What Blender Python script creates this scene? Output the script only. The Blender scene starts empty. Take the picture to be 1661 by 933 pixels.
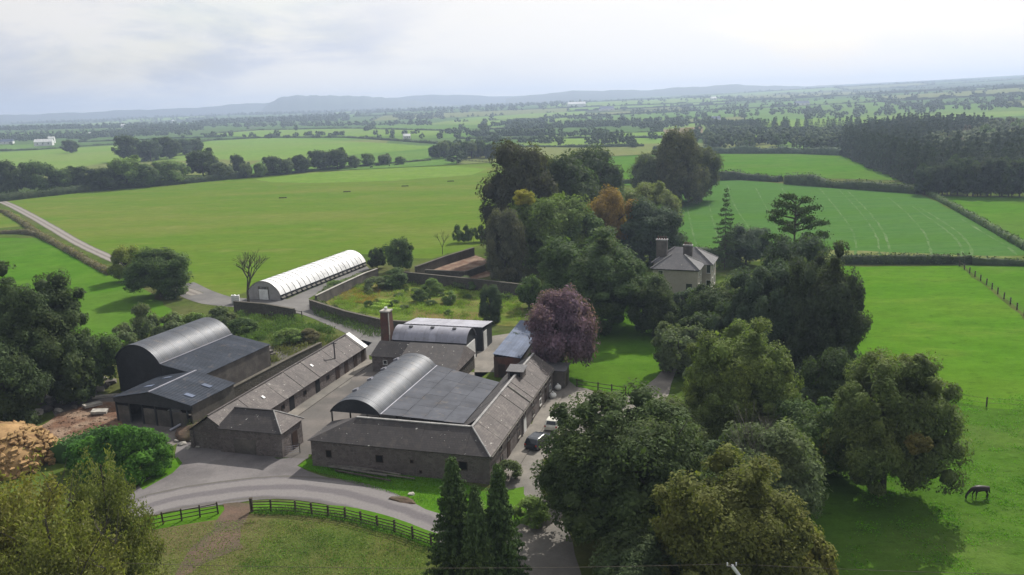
import bpy, bmesh, math, random
import numpy as np
from mathutils import Vector, Matrix
rad = math.radians
S = bpy.context.scene
COL = S.collection
# ------------------------------------------------------------ camera
F_, PIT, ROL, CH = 1304.0, rad(12.96), rad(1.9), 40.0
_r0 = np.array([1, 0, 0.]); _f = np.array([0, math.cos(PIT), -math.sin(PIT)]); _u0 = np.array([0, math.sin(PIT), math.cos(PIT)])
_u = math.cos(ROL) * _u0 + math.sin(ROL) * _r0
_r = math.cos(ROL) * _r0 - math.sin(ROL) * _u0
cd = bpy.data.cameras.new("camera"); cam = bpy.data.objects.new("camera", cd); COL.objects.link(cam)
cd.sensor_width = 36; cd.lens = 36 * F_ / 1661; cd.clip_start = 0.5; cd.clip_end = 60000
cam.matrix_world = Matrix(((_r[0], _u[0], -_f[0], 0), (_r[1], _u[1], -_f[1], 0), (_r[2], _u[2], -_f[2], CH), (0, 0, 0, 1)))
S.camera = cam
# ------------------------------------------------------------ sun, sky, exposure
SAZ, SEL = rad(30), rad(43.5)
sdir = Vector((math.sin(SAZ) * math.cos(SEL), math.cos(SAZ) * math.cos(SEL), math.sin(SEL)))
sl = bpy.data.lights.new("sun", 'SUN'); sl.energy = 4.2; sl.angle = rad(0.55); sl.color = (1, .955, .88)
so = bpy.data.objects.new("sun", sl); COL.objects.link(so); so.rotation_euler = sdir.to_track_quat('Z', 'Y').to_euler()
W = bpy.data.worlds.new("World"); S.world = W; W.use_nodes = True
nt = W.node_tree; N = nt.nodes; L = nt.links
bg = N['Background']; bg.inputs[1].default_value = 1.0
sky = N.new('ShaderNodeTexSky'); sky.sky_type = 'NISHITA'; sky.sun_disc = False; sky.sun_elevation = SEL; sky.sun_rotation = SAZ
sky.air_density = 1.4; sky.dust_density = 2.0
def math_(op, a, b=None, c=None, nt=nt):
    n = nt.nodes.new('ShaderNodeMath'); n.operation = op
    for i, v in enumerate((a, b, c)):
        if v is None: continue
        if isinstance(v, (int, float)): n.inputs[i].default_value = v
        else: nt.links.new(v, n.inputs[i])
    return n.outputs[0]
def mixc(f, a, b, nt, bt='MIX'):
    n = nt.nodes.new('ShaderNodeMix'); n.data_type = 'RGBA'; n.blend_type = bt
    for s, v in ((n.inputs[0], f), (n.inputs[6], a), (n.inputs[7], b)):
        if isinstance(v, (int, float)): s.default_value = v
        elif isinstance(v, (tuple, list)): s.default_value = (*v[:3], 1)
        else: nt.links.new(v, s)
    return n.outputs[2]
def ramp(v, lo, hi, nt):
    n = nt.nodes.new('ShaderNodeMapRange'); n.interpolation_type = 'SMOOTHSTEP'
    n.inputs[1].default_value = lo; n.inputs[2].default_value = hi; nt.links.new(v, n.inputs[0]); return n.outputs[0]
def noise(vec, scale, nt, detail=4, rough=.55, dist=0):
    n = nt.nodes.new('ShaderNodeTexNoise'); n.inputs['Scale'].default_value = scale; n.inputs['Detail'].default_value = detail
    n.inputs['Roughness'].default_value = rough; n.inputs['Distortion'].default_value = dist
    if vec is not None: nt.links.new(vec, n.inputs['Vector'])
    return n.outputs['Fac']
tc = N.new('ShaderNodeTexCoord').outputs['Generated']
dp = N.new('ShaderNodeVectorMath'); dp.operation = 'DOT_PRODUCT'; L.new(tc, dp.inputs[0]); dp.inputs[1].default_value = tuple(sdir)
cs = math_('MAXIMUM', dp.outputs['Value'], 0.0)
glow = math_('MULTIPLY_ADD', math_('POWER', cs, 1.2), .36, .50)
mp = N.new('ShaderNodeMapping'); L.new(tc, mp.inputs[0]); mp.inputs['Scale'].default_value = (1, 1, 3.6)
cn = ramp(noise(mp.outputs[0], 5.2, nt, 8, .56, .35), .38, .60, nt)        # thick grey cloud cells
cn2 = ramp(noise(mp.outputs[0], 2.3, nt, 3, .5), .34, .56, nt)
thick = math_('MULTIPLY', math_('MULTIPLY', cn, cn2), math_('SUBTRACT', 1.0, ramp(cs, .56, .72, nt)))   # thin cloud burns through near the sun
cwhite = N.new('ShaderNodeVectorMath'); cwhite.operation = 'SCALE'; cwhite.inputs[0].default_value = (1.0, .975, .945); L.new(glow, cwhite.inputs['Scale'])
cgrey = N.new('ShaderNodeVectorMath'); cgrey.operation = 'SCALE'; cgrey.inputs[0].default_value = (.64, .69, .82); L.new(glow, cgrey.inputs['Scale'])
cl = mixc(thick, cwhite.outputs[0], cgrey.outputs[0], nt)
skc = N.new('ShaderNodeVectorMath'); skc.operation = 'SCALE'; L.new(sky.outputs[0], skc.inputs[0]); skc.inputs['Scale'].default_value = .10
gap = math_('MULTIPLY', ramp(noise(mp.outputs[0], 2.2, nt, 5), .46, .66, nt), .35)
L.new(mixc(gap, cl, skc.outputs[0], nt), bg.inputs[0])
S.view_settings.view_transform = 'Standard'; S.view_settings.look = 'None'; S.view_settings.gamma = 1; S.view_settings.exposure = 0.50
try:
    S.cycles.max_bounces = 5; S.cycles.diffuse_bounces = 2; S.cycles.glossy_bounces = 2; S.cycles.transmission_bounces = 3
    S.cycles.volume_bounces = 0; S.cycles.transparent_max_bounces = 8; S.cycles.use_denoising = True
except Exception: pass
# ------------------------------------------------------------ placing: photograph measurements -> ground
def T(x, y):                      # the land rises gently into the distance, more so to the east
    x = np.asarray(x, float); y = np.asarray(y, float); d = np.hypot(x, y)
    az = np.clip(x / np.maximum(np.abs(y), 1) , -1, 1)
    e = np.clip((az + .25) / .9, 0, 1)
    s = .0035 + .0150 * e
    und = 7 * np.sin(x / 530 + 1.3) * np.sin(y / 410) * np.clip((d - 900) / 1500, 0, 1)
    return s * np.maximum(0, d - 900) * np.clip((d - 900) / 900, 0, 1) + und
def ray(u, v):
    return _f * F_ + _r * (u - 830.5) - _u * (v - 466.5)
def G(u, v, z=0):
    d = ray(u, v)
    if d[2] < 0:
        t = (z - CH) / d[2]; p = d * t
        if math.hypot(p[0], p[1]) < 880: return float(p[0]), float(p[1])
    k = d / math.hypot(d[0], d[1]); s = 880.
    while s < 15000:
        if CH + k[2] * s < T(k[0] * s, k[1] * s) + z: break
        s *= 1.004
    return float(k[0] * s), float(k[1] * s)
def PX(x, y, z):
    q = np.array([x, y, z - CH]); k = F_ / (q @ _f); return 830.5 + k * (q @ _r), 466.5 - k * (q @ _u)
def Z(x, y): return float(T(x, y))
# ------------------------------------------------------------ helpers
def tag(o, label=None, cat=None, group=None, kind=None):
    if label: o['label'] = label
    if cat: o['category'] = cat
    if group: o['group'] = group
    if kind: o['kind'] = kind
    return o
def mesh(name, verts, faces, m=None, smooth=False, uv=None):
    me = bpy.data.meshes.new(name); me.from_pydata([tuple(v) for v in verts], [], faces)
    if m: me.materials.append(m)
    if smooth: me.polygons.foreach_set('use_smooth', [True] * len(me.polygons))
    if uv:
        l = me.uv_layers.new(name='UVMap'); l.data.foreach_set('uv', [c for f in faces for i in f for c in uv[i]])
    me.update(); return me
def obj(name, me, parent=None, loc=None, kind=None):
    o = bpy.data.objects.new(name, me); COL.objects.link(o)
    if parent: o.parent = parent
    if loc is not None: o.location = loc
    if kind: o['kind'] = kind
    return o
def empty(name, loc, rz, label, cat, group=None):
    o = bpy.data.objects.new(name, None); COL.objects.link(o); o.location = loc; o.rotation_euler = (0, 0, rz); o.empty_display_size = .5
    return tag(o, label, cat, group)
def boxvf(x0, x1, y0, y1, z0, z1):
    return ([(x0, y0, z0), (x1, y0, z0), (x1, y1, z0), (x0, y1, z0), (x0, y0, z1), (x1, y0, z1), (x1, y1, z1), (x0, y1, z1)],
            [(0, 3, 2, 1), (4, 5, 6, 7), (0, 1, 5, 4), (1, 2, 6, 5), (2, 3, 7, 6), (3, 0, 4, 7)])
def box(name, x0, x1, y0, y1, z0, z1, m, parent=None, kind=None):
    return obj(name, mesh(name, *boxvf(x0, x1, y0, y1, z0, z1), m), parent, kind=kind)
def join(vfs):
    V = []; Fs = []
    for v, f in vfs:
        b = len(V); V += list(v); Fs += [tuple(i + b for i in q) for q in f]
    return V, Fs
def tube(p, q, r0, r1=None, n=6):
    r1 = r0 if r1 is None else r1
    p = Vector(p); q = Vector(q); d = (q - p).normalized(); a = d.orthogonal().normalized(); b = d.cross(a)
    v = [tuple(c + (a * math.cos(t) + b * math.sin(t)) * r) for c, r in ((p, r0), (q, r1)) for t in [2 * math.pi * i / n for i in range(n)]]
    f = [(i, (i + 1) % n, n + (i + 1) % n, n + i) for i in range(n)] + [tuple(range(n))[::-1], tuple(range(n, 2 * n))]
    return v, f
def cyl(name, p, q, r, m, parent=None, n=8, r1=None):
    return obj(name, mesh(name, *tube(p, q, r, r1, n), m), parent)
def lump(r, seed, sub=2, k=.25, squash=1):
    bm = bmesh.new(); bmesh.ops.create_icosphere(bm, subdivisions=sub, radius=1)
    rg = np.random.default_rng(seed); ph = rg.uniform(0, 6, 9); fr = rg.uniform(1.5, 4, 9)
    for v in bm.verts:
        c = v.co; s = 1 + k * (math.sin(fr[0] * c.x + ph[0]) * math.sin(fr[1] * c.y + ph[1]) + .6 * math.sin(fr[2] * 1.6 * c.z + ph[2] + c.x * 2)) + rg.uniform(-k, k) * .35
        v.co = Vector((c.x * r * s, c.y * r * s, c.z * r * s * squash))
    V = [tuple(v.co) for v in bm.verts]; bm.verts.index_update(); Fc = [tuple(x.index for x in f.verts) for f in bm.faces]; bm.free()
    return V, Fc
# ------------------------------------------------------------ materials
def newmat(name, rough=.9, metal=0, spec=.25):
    m = bpy.data.materials.new(name); m.use_nodes = True; b = m.node_tree.nodes['Principled BSDF']
    b.inputs['Roughness'].default_value = rough; b.inputs['Metallic'].default_value = metal; b.inputs['Specular IOR Level'].default_value = spec
    return m, m.node_tree, b
def pos(nt, sc=(1, 1, 1), rz=0, obj_=False):
    if obj_: o = nt.nodes.new('ShaderNodeTexCoord').outputs['Object']
    else: o = nt.nodes.new('ShaderNodeNewGeometry').outputs['Position']
    mp = nt.nodes.new('ShaderNodeMapping'); nt.links.new(o, mp.inputs[0]); mp.inputs['Scale'].default_value = sc; mp.inputs['Rotation'].default_value = (0, 0, rz)
    return mp.outputs[0]
def bump(nt, b, h, st, dist=.05):
    n = nt.nodes.new('ShaderNodeBump'); n.inputs['Strength'].default_value = st; n.inputs['Distance'].default_value = dist
    nt.links.new(h, n.inputs['Height']); nt.links.new(n.outputs[0], b.inputs['Normal'])
def surf(name, c1, c2, s1=.5, c3=None, s3=.05, rough=.9, metal=0, bm=.3, fine=6., spec=.25, sc=(1, 1, 1), rz=0, fk=.35, bd=.05):
    m, nt, b = newmat(name, rough, metal, spec); p = pos(nt, sc, rz)
    c = mixc(ramp(noise(p, s1, nt, 5, .6), .35, .65, nt), c1, c2, nt)
    if c3: c = mixc(ramp(noise(p, s3, nt, 3, .5), .42, .62, nt), c, c3, nt)
    fn = noise(pos(nt), fine, nt, 3, .6)
    f = math_('MULTIPLY_ADD', fn, fk * 2, 1 - fk, nt=nt)
    f = math_('MULTIPLY', f, math_('MULTIPLY_ADD', ramp(noise(p, s1 * .6, nt, 7, .75), .36, .62, nt), .24, .82, nt=nt), nt=nt)
    v = nt.nodes.new('ShaderNodeVectorMath'); v.operation = 'SCALE'; nt.links.new(c, v.inputs[0]); nt.links.new(f, v.inputs['Scale'])
    nt.links.new(v.outputs[0], b.inputs['Base Color'])
    if bm: bump(nt, b, fn, bm, bd)
    return m
def grass(name, c1, c2, c3, s1=.05, s3=.012, streak=(1, 1, 1), rz=0, clump=.5, fk=.28):
    m, nt, b = newmat(name, 1., 0, 0.); p = pos(nt, streak, rz); q = pos(nt)
    c = mixc(ramp(noise(p, s1, nt, 6, .62), .33, .67, nt), c1, c2, nt)
    c = mixc(math_('MULTIPLY', ramp(noise(p, s3, nt, 3, .5), .45, .65, nt), .8, nt=nt), c, c3, nt)
    n1 = noise(q, .9, nt, 5, .7); n2 = noise(q, 5., nt, 3, .7)
    n3 = noise(p, .16, nt, 6, .72); tuss = ramp(noise(pos(nt, (1, 2.2, 1)), .42, nt, 4, .65), .56, .70, nt)
    f = math_('ADD', math_('MULTIPLY', n1, clump, nt=nt), math_('MULTIPLY', n2, fk * 1.6, nt=nt), nt=nt)
    f = math_('ADD', math_('ADD', f, math_('MULTIPLY', n3, .9, nt=nt), nt=nt), 1 - clump * .5 - fk * .8 - .42, nt=nt)
    f = math_('SUBTRACT', f, math_('MULTIPLY', tuss, .24 + .16 * clump, nt=nt), nt=nt)
    pale = ramp(noise(pos(nt, (1, 1.8, 1), .4), .055, nt, 5, .65), .50, .72, nt)
    c = mixc(math_('MULTIPLY', pale, .5, nt=nt), c, tuple(min(1, x * g_) for x, g_ in zip(c3, (1.25, 1.08, 1.5))), nt)
    v = nt.nodes.new('ShaderNodeVectorMath'); v.operation = 'SCALE'; nt.links.new(c, v.inputs[0]); nt.links.new(f, v.inputs['Scale'])
    nt.links.new(v.outputs[0], b.inputs['Base Color'])
    bump(nt, b, math_('ADD', n1, math_('MULTIPLY', n2, .4, nt=nt), nt=nt), .5, .18)
    return m
def leafmat(name, trans=.22, spread=.55, spec=.3):
    m, nt, b = newmat(name, .75, 0, spec)
    oc = nt.nodes.new('ShaderNodeObjectInfo').outputs['Color']
    g = nt.nodes.new('ShaderNodeNewGeometry'); r = g.outputs['Random Per Island']
    n = ramp(noise(pos(nt, obj_=False), .35, nt, 3), .3, .7, nt)
    f = math_('ADD', math_('MULTIPLY_ADD', r, spread, 1 - spread * .75, nt=nt), math_('MULTIPLY', n, .45, nt=nt), nt=nt)
    v = nt.nodes.new('ShaderNodeVectorMath'); v.operation = 'SCALE'; nt.links.new(oc, v.inputs[0]); nt.links.new(math_('MULTIPLY', f, 1.75, nt=nt), v.inputs['Scale'])
    wm = mixc(math_('MULTIPLY', ramp(noise(pos(nt), .22, nt, 2), .45, .75, nt), .45, nt=nt), v.outputs[0], mixc(1.0, v.outputs[0], (1.28, 1.08, .7), nt, 'MULTIPLY'), nt)
    nt.links.new(wm, b.inputs['Base Color'])
    tr = nt.nodes.new('ShaderNodeBsdfTranslucent'); nt.links.new(mixc(1.0, wm, (1.3, 1.5, .6), nt, 'MULTIPLY'), tr.inputs[0])
    mx = nt.nodes.new('ShaderNodeMixShader'); mx.inputs[0].default_value = trans
    nt.links.new(b.outputs[0], mx.inputs[1]); nt.links.new(tr.outputs[0], mx.inputs[2]); nt.links.new(mx.outputs[0], nt.nodes['Material Output'].inputs[0])
    return m
M = {}
M['rough'] = grass('rough_grass', (.045, .075, .014), (.075, .105, .022), (.085, .085, .035), .06, .02, clump=.9)
M['far'] = grass('far_ground', (.035, .06, .018), (.05, .075, .022), (.06, .075, .03), .008, .002)
M['olive'] = grass('pasture_olive', (.074, .134, .014), (.092, .138, .018), (.118, .142, .030), .022, .0075, (1, 3, 1), .2, .12, .12)
M['olive2'] = grass('pasture_pale', (.115, .185, .026), (.10, .175, .024), (.125, .185, .036), .03, .01, (1, 1, 1), 0, .1, .1)
M['bright'] = grass('pasture_bright', (.054, .134, .008), (.066, .146, .011), (.080, .144, .015), .035, .012, (1, 2.2, 1), .5, .45, .3)
M['horsefield'] = grass('horse_pasture', (.044, .098, .011), (.056, .112, .015), (.066, .112, .020), .05, .02, (1, 2.2, 1), .5, .9, .5)
M['lush'] = grass('pasture_lush', (.048, .125, .008), (.062, .138, .011), (.068, .128, .018), .05, .02, (1, 1, 1), 0, .3, .25)
M['sward'] = grass('pasture_tram', (.048, .115, .024), (.060, .125, .030), (.052, .120, .018), .05, .012, (1, 6, 1), -.25, .2, .2)
M['tram'] = grass('tramline_grass', (.115, .170, .075), (.054, .120, .027), (.055, .12, .027), .12, .04, clump=.9)
M['paddock'] = grass('pasture_worn', (.055, .085, .018), (.080, .088, .026), (.100, .082, .042), .12, .05, clump=.8)
M['lawn'] = grass('lawn_grass', (.052, .122, .010), (.062, .132, .013), (.058, .116, .012), .2, .05, clump=.25)
M['garden'] = grass('garden_growth', (.075, .125, .018), (.12, .145, .034), (.13, .10, .04), .16, .09, clump=1.)
M['fa'] = grass('field_a', (0.106, 0.188, 0.031), (0.125, 0.200, 0.037), (0.138, 0.188, 0.050), .01, .004)
M['fb'] = grass('field_b', (0.075, 0.150, 0.027), (0.094, 0.163, 0.037), (0.100, 0.150, 0.037), .01, .004)
M['fc'] = grass('field_c', (.12, .15, .045), (.14, .15, .055), (.12, .14, .05), .01, .004)
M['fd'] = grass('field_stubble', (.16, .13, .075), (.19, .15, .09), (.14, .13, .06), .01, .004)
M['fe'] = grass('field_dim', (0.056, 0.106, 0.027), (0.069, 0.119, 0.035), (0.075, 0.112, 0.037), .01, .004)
M['gravel'] = surf('gravel', (.132, .120, .121), (.105, .096, .097), .35, (.155, .143, .140), .09, fine=5, bm=.4, fk=.22)
M['concrete'] = surf('concrete_yard', (.150, .132, .118), (.115, .103, .094), .22, (.09, .083, .076), .1, fine=3, bm=.15, fk=.18)
M['pale'] = surf('pale_gravel', (.21, .19, .165), (.17, .155, .135), .5, (.14, .13, .115), .12, fine=5, bm=.3, fk=.2)
M['tarmac'] = surf('old_tarmac', (.105, .10, .098), (.125, .12, .115), .3, (.145, .138, .13), .08, fine=6, bm=.2, fk=.2)
M['mud'] = surf('red_soil', (.16, .085, .05), (.11, .062, .04), .8, (.23, .16, .11), .35, fine=4, bm=.9, fk=.35, bd=.2)
M['worn'] = surf('worn_earth', (.085, .062, .040), (.062, .056, .028), .6, (.105, .068, .048), .3, fine=4, bm=.6, fk=.35, bd=.1)
M['bank'] = surf('bank_earth', (.085, .075, .045), (.06, .065, .03), .5, (.12, .10, .07), .3, fine=3, bm=.8, fk=.4, bd=.2)
M['timber'] = surf('fence_timber', (.075, .06, .042), (.05, .042, .03), 2., fine=12, rough=.85)
M['greytimber'] = surf('weathered_timber', (.15, .14, .12), (.10, .09, .08), 2., fine=12)
M['bark'] = surf('bark', (.055, .045, .035), (.085, .075, .06), 1.5, fine=8, bm=.6)
M['barkpale'] = surf('bark_pale', (.17, .155, .13), (.11, .10, .085), 1.5, fine=8, bm=.5)
M['brick'] = surf('old_brick', (.13, .06, .045), (.10, .05, .04), 1.2, (.09, .065, .05), .5, fine=7, bm=.4)
M['white'] = surf('white_paint', (.72, .72, .70), (.62, .62, .60), .8, fine=5, bm=.05, fk=.06, rough=.6)
M['render'] = surf('lime_render', (.42, .375, .32), (.36, .325, .28), .5, (.33, .30, .255), .3, fine=4, bm=.15, fk=.12)
M['sheetwall'] = surf('sheet_wall', (.03, .032, .036), (.04, .042, .046), .5, fine=4, bm=.05, rough=.6)
M['blockwall'] = surf('block_wall', (.13, .115, .10), (.10, .09, .08), .6, (.08, .072, .065), .3, fine=5, bm=.25)
M['dark'] = surf('dark_opening', (.008, .008, .009), (.012, .012, .012), 1, bm=0)
M['rubber'] = surf('rubber', (.015, .015, .015), (.02, .02, .02), 3, bm=0, rough=.7)
M['stone'] = surf('pale_stone', (.36, .34, .30), (.26, .245, .22), 1.5, fine=5, bm=.5, fk=.25)
M['orange'] = surf('orange_soil', (.26, .17, .065), (.19, .11, .05), 1.2, (.32, .20, .09), .5, fine=5, bm=.5, fk=.3)
M['doorpaint'] = surf('door_paint', (.05, .03, .022), (.035, .022, .018), 1, bm=.05, rough=.6)
M['slateroof_l'] = surf('lead_flashing', (.30, .29, .28), (.22, .215, .21), 1.2, fine=5, bm=.1)
M['car_cream'] = surf('car_cream', (.62, .60, .52), (.60, .58, .50), 1, bm=0, rough=.25, spec=.6, fk=.03)
M['car_dark'] = surf('car_dark', (.03, .035, .045), (.028, .033, .042), 1, bm=0, rough=.2, spec=.6, fk=.03)
M['glass'] = newmat('window_glass', .08, 0, .6)[0]; M['glass'].node_tree.nodes['Principled BSDF'].inputs['Base Color'].default_value = (.015, .018, .022, 1)
M['lamp'] = newmat('car_lamp', .2)[0]; M['lamp'].node_tree.nodes['Principled BSDF'].inputs['Base Color'].default_value = (.35, .03, .02, 1)
M['hill'] = surf('hill_far', (.05, .075, .04), (.07, .09, .05), .0012, (.035, .05, .035), .0006, fine=.01, bm=0)
M['horse'] = surf('horse_coat', (.016, .011, .009), (.022, .015, .011), 2, bm=0, rough=.5)
M['cow'] = surf('cattle_coat', (.02, .016, .014), (.03, .02, .016), 1, bm=0)
M['roadcar'] = M['tarmac']
def stonemat(name, c1, c2, c3, sc=2.2):
    m, nt, b = newmat(name, .92, 0, .2); p = pos(nt, (1, 1, 1.5))
    v = nt.nodes.new('ShaderNodeTexVoronoi'); v.inputs['Scale'].default_value = sc; nt.links.new(p, v.inputs['Vector'])
    v2 = nt.nodes.new('ShaderNodeTexVoronoi'); v2.feature = 'DISTANCE_TO_EDGE'; v2.inputs['Scale'].default_value = sc; nt.links.new(p, v2.inputs['Vector'])
    sep = nt.nodes.new('ShaderNodeSeparateColor'); nt.links.new(v.outputs['Color'], sep.inputs[0])
    c = mixc(sep.outputs[0], c1, c2, nt); c = mixc(ramp(v2.outputs['Distance'], .0, .06, nt), c3, c, nt)
    c = mixc(math_('MULTIPLY', ramp(noise(pos(nt), .3, nt, 5, .65), .42, .68, nt), .6, nt=nt), c, tuple(x * .62 for x in c1), nt)
    c = mixc(math_('MULTIPLY', ramp(noise(pos(nt, (1, 1, .25)), .8, nt, 4, .6), .55, .7, nt), .5, nt=nt), c, c3, nt)
    nt.links.new(c, b.inputs['Base Color']); bump(nt, b, ramp(v2.outputs['Distance'], .0, .12, nt), .8, .08); return m
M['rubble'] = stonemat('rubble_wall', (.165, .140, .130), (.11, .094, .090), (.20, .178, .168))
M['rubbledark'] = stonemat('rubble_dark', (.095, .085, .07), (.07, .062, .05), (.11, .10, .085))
M['wallstone'] = stonemat('garden_wall_stone', (.12, .105, .085), (.08, .075, .055), (.13, .12, .10))
def slate(name, c1, c2, lich, course=.28, wid=.35, rough=.75, lk=.5):
    m, nt, b = newmat(name, rough, 0, .35); uvn = nt.nodes.new('ShaderNodeTexCoord').outputs['UV']
    br = nt.nodes.new('ShaderNodeTexBrick'); nt.links.new(uvn, br.inputs['Vector']); br.inputs['Scale'].default_value = 1
    br.inputs['Brick Width'].default_value = wid; br.inputs['Row Height'].default_value = course; br.inputs['Mortar Size'].default_value = .018
    br.inputs['Color1'].default_value = (*c1, 1); br.inputs['Color2'].default_value = (*c2, 1); br.inputs['Mortar'].default_value = (*[x * .55 for x in c1], 1)
    w = pos(nt); c = mixc(math_('MULTIPLY', ramp(noise(w, 1.1, nt, 6, .7), .50, .66, nt), lk, nt=nt), br.outputs['Color'], lich, nt)
    c = mixc(math_('MULTIPLY', ramp(noise(w, .28, nt, 4, .6), .4, .65, nt), .45, nt=nt), c, tuple(x * .6 for x in c2), nt)
    c = mixc(math_('MULTIPLY', ramp(noise(w, 2.6, nt, 2, .5), .70, .74, nt), .8, nt=nt), c, (.45, .44, .40), nt)
    nt.links.new(c, b.inputs['Base Color']); bump(nt, b, br.outputs['Fac'], -.5, .03); return m
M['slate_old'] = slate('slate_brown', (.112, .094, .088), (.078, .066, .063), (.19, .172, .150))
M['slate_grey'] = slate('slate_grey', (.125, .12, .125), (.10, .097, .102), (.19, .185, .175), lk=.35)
M['slate_dark_shade'] = slate('slate_dark_shade', (.060, .053, .052), (.045, .040, .040), (.095, .082, .070), lk=.5)  # darker slate; also puts shade into slopes turned from the sun
def metal(name, c, rough, met, streak=.25, rz=0, corr=0):
    m, nt, b = newmat(name, rough, met, .5 if met else .15)
    n1 = noise(pos(nt, (1, 1, 1), rz), .5, nt, 5, .6); n2 = noise(pos(nt), 3.5, nt, 3)
    c_ = mixc(ramp(n1, .35, .7, nt), c, tuple(x * (1 - streak) for x in c), nt)
    c_ = mixc(math_('MULTIPLY', ramp(noise(pos(nt), .9, nt, 6, .7), .54, .68, nt), .35, nt=nt), c_, (.15, .125, .105), nt)
    if corr:
        wv = nt.nodes.new('ShaderNodeTexWave'); wv.bands_direction = 'Y'; wv.inputs['Scale'].default_value = 1.0; nt.links.new(pos(nt, (1, 1, 1), rad(18)), wv.inputs['Vector']); bump(nt, b, wv.outputs['Fac'], .5, .03)
    rnd = nt.nodes.new('ShaderNodeObjectInfo').outputs['Random']
    v = nt.nodes.new('ShaderNodeVectorMath'); v.operation = 'SCALE'; nt.links.new(c_, v.inputs[0]); nt.links.new(math_('MULTIPLY_ADD', rnd, .26, .86, nt=nt), v.inputs['Scale'])
    nt.links.new(v.outputs[0], b.inputs['Base Color'])
    nt.links.new(math_('MULTIPLY_ADD', n2, .16, rough - .08, nt=nt), b.inputs['Roughness']); return m
M['metal_blue'] = metal('dark_blue_metal', (.045, .051, .064), .50, .22, corr=1)
M['metal_flat'] = metal('slate_blue_sheet', (.046, .054, .070), .80, 0)
M['metal_grey'] = metal('grey_sheet', (.078, .082, .096), .82, 0, .25)
M['metal_silver'] = metal('silver_sheet', (.27, .27, .31), .5, .35)
M['metal_pale'] = metal('pale_blue_sheet', (.12, .145, .205), .75, 0)
M['poly'] = metal('polythene', (.76, .76, .76), .35, 0, .16)
M['polyend'] = metal('polythene_end', (.30, .29, .28), .5, 0, .2)
M['leaf'] = leafmat('foliage', .34, .6, .10)
M['needle'] = leafmat('needles', .08, .5, .06)
M['farleaf'] = leafmat('far_foliage', .08, .4, .03)
# ------------------------------------------------------------ leaf geometry
def leafmesh(name, c, n, s, mat, asp=.55, cores=None, rg=None, up=False):
    rg = rg or np.random.default_rng(1); k = len(c); n = n / (np.linalg.norm(n, axis=1)[:, None] + 1e-9)
    a = rg.normal(size=(k, 3)); t = np.cross(n, a); t /= np.linalg.norm(t, axis=1)[:, None] + 1e-9; b = np.cross(n, t)
    if up: t = rg.normal(size=(k, 3)) * .35 + np.array([0, 0, 1.]); t /= np.linalg.norm(t, axis=1)[:, None]; b = np.cross(t, n); b /= np.linalg.norm(b, axis=1)[:, None] + 1e-9
    s = np.broadcast_to(s, (k,))[:, None]
    v = np.stack([c + t * s, c + b * s * asp + n * s * .15, c - t * s, c - b * s * asp], 1).reshape(-1, 3)
    f = np.arange(4 * k).reshape(k, 4)
    V = v; nf = k; loops = f.reshape(-1); st = np.arange(k) * 4; tot = np.full(k, 4)
    if cores:
        cv = np.array(cores[0]); cf = np.array(cores[1]) + len(v)
        V = np.vstack([v, cv]); st = np.concatenate([st, 4 * k + 3 * np.arange(len(cf))]); tot = np.concatenate([tot, np.full(len(cf), 3)])
        loops = np.concatenate([loops, cf.reshape(-1)]); nf += len(cf)
    me = bpy.data.meshes.new(name); me.vertices.add(len(V)); me.vertices.foreach_set('co', V.astype(np.float32).reshape(-1))
    me.loops.add(len(loops)); me.loops.foreach_set('vertex_index', loops.astype(np.int32))
    me.polygons.add(nf); me.polygons.foreach_set('loop_start', st.astype(np.int32)); me.polygons.foreach_set('loop_total', tot.astype(np.int32))
    me.materials.append(mat); me.update(calc_edges=True); me.validate(); return me
def sph(rg, k):
    v = rg.normal(size=(k, 3)); return v / np.linalg.norm(v, axis=1)[:, None]
def icos(cs, rs, seed, sub=1, zs=1.):
    V = []; Fc = []
    v0, f0 = lump(1, seed, sub, .12)
    v0 = np.array(v0)
    for i, (c, r) in enumerate(zip(cs, rs)):
        b = len(V) * 0 + (len(V)); a = i * 1.7; R = np.array([[math.cos(a), -math.sin(a), 0], [math.sin(a), math.cos(a), 0], [0, 0, 1]])
        p = (v0 @ R.T) * np.array([r, r, r * zs]) + c; V += [tuple(x) for x in p]; Fc += [tuple(j + b for j in q) for q in f0]
    return V, Fc
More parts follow.
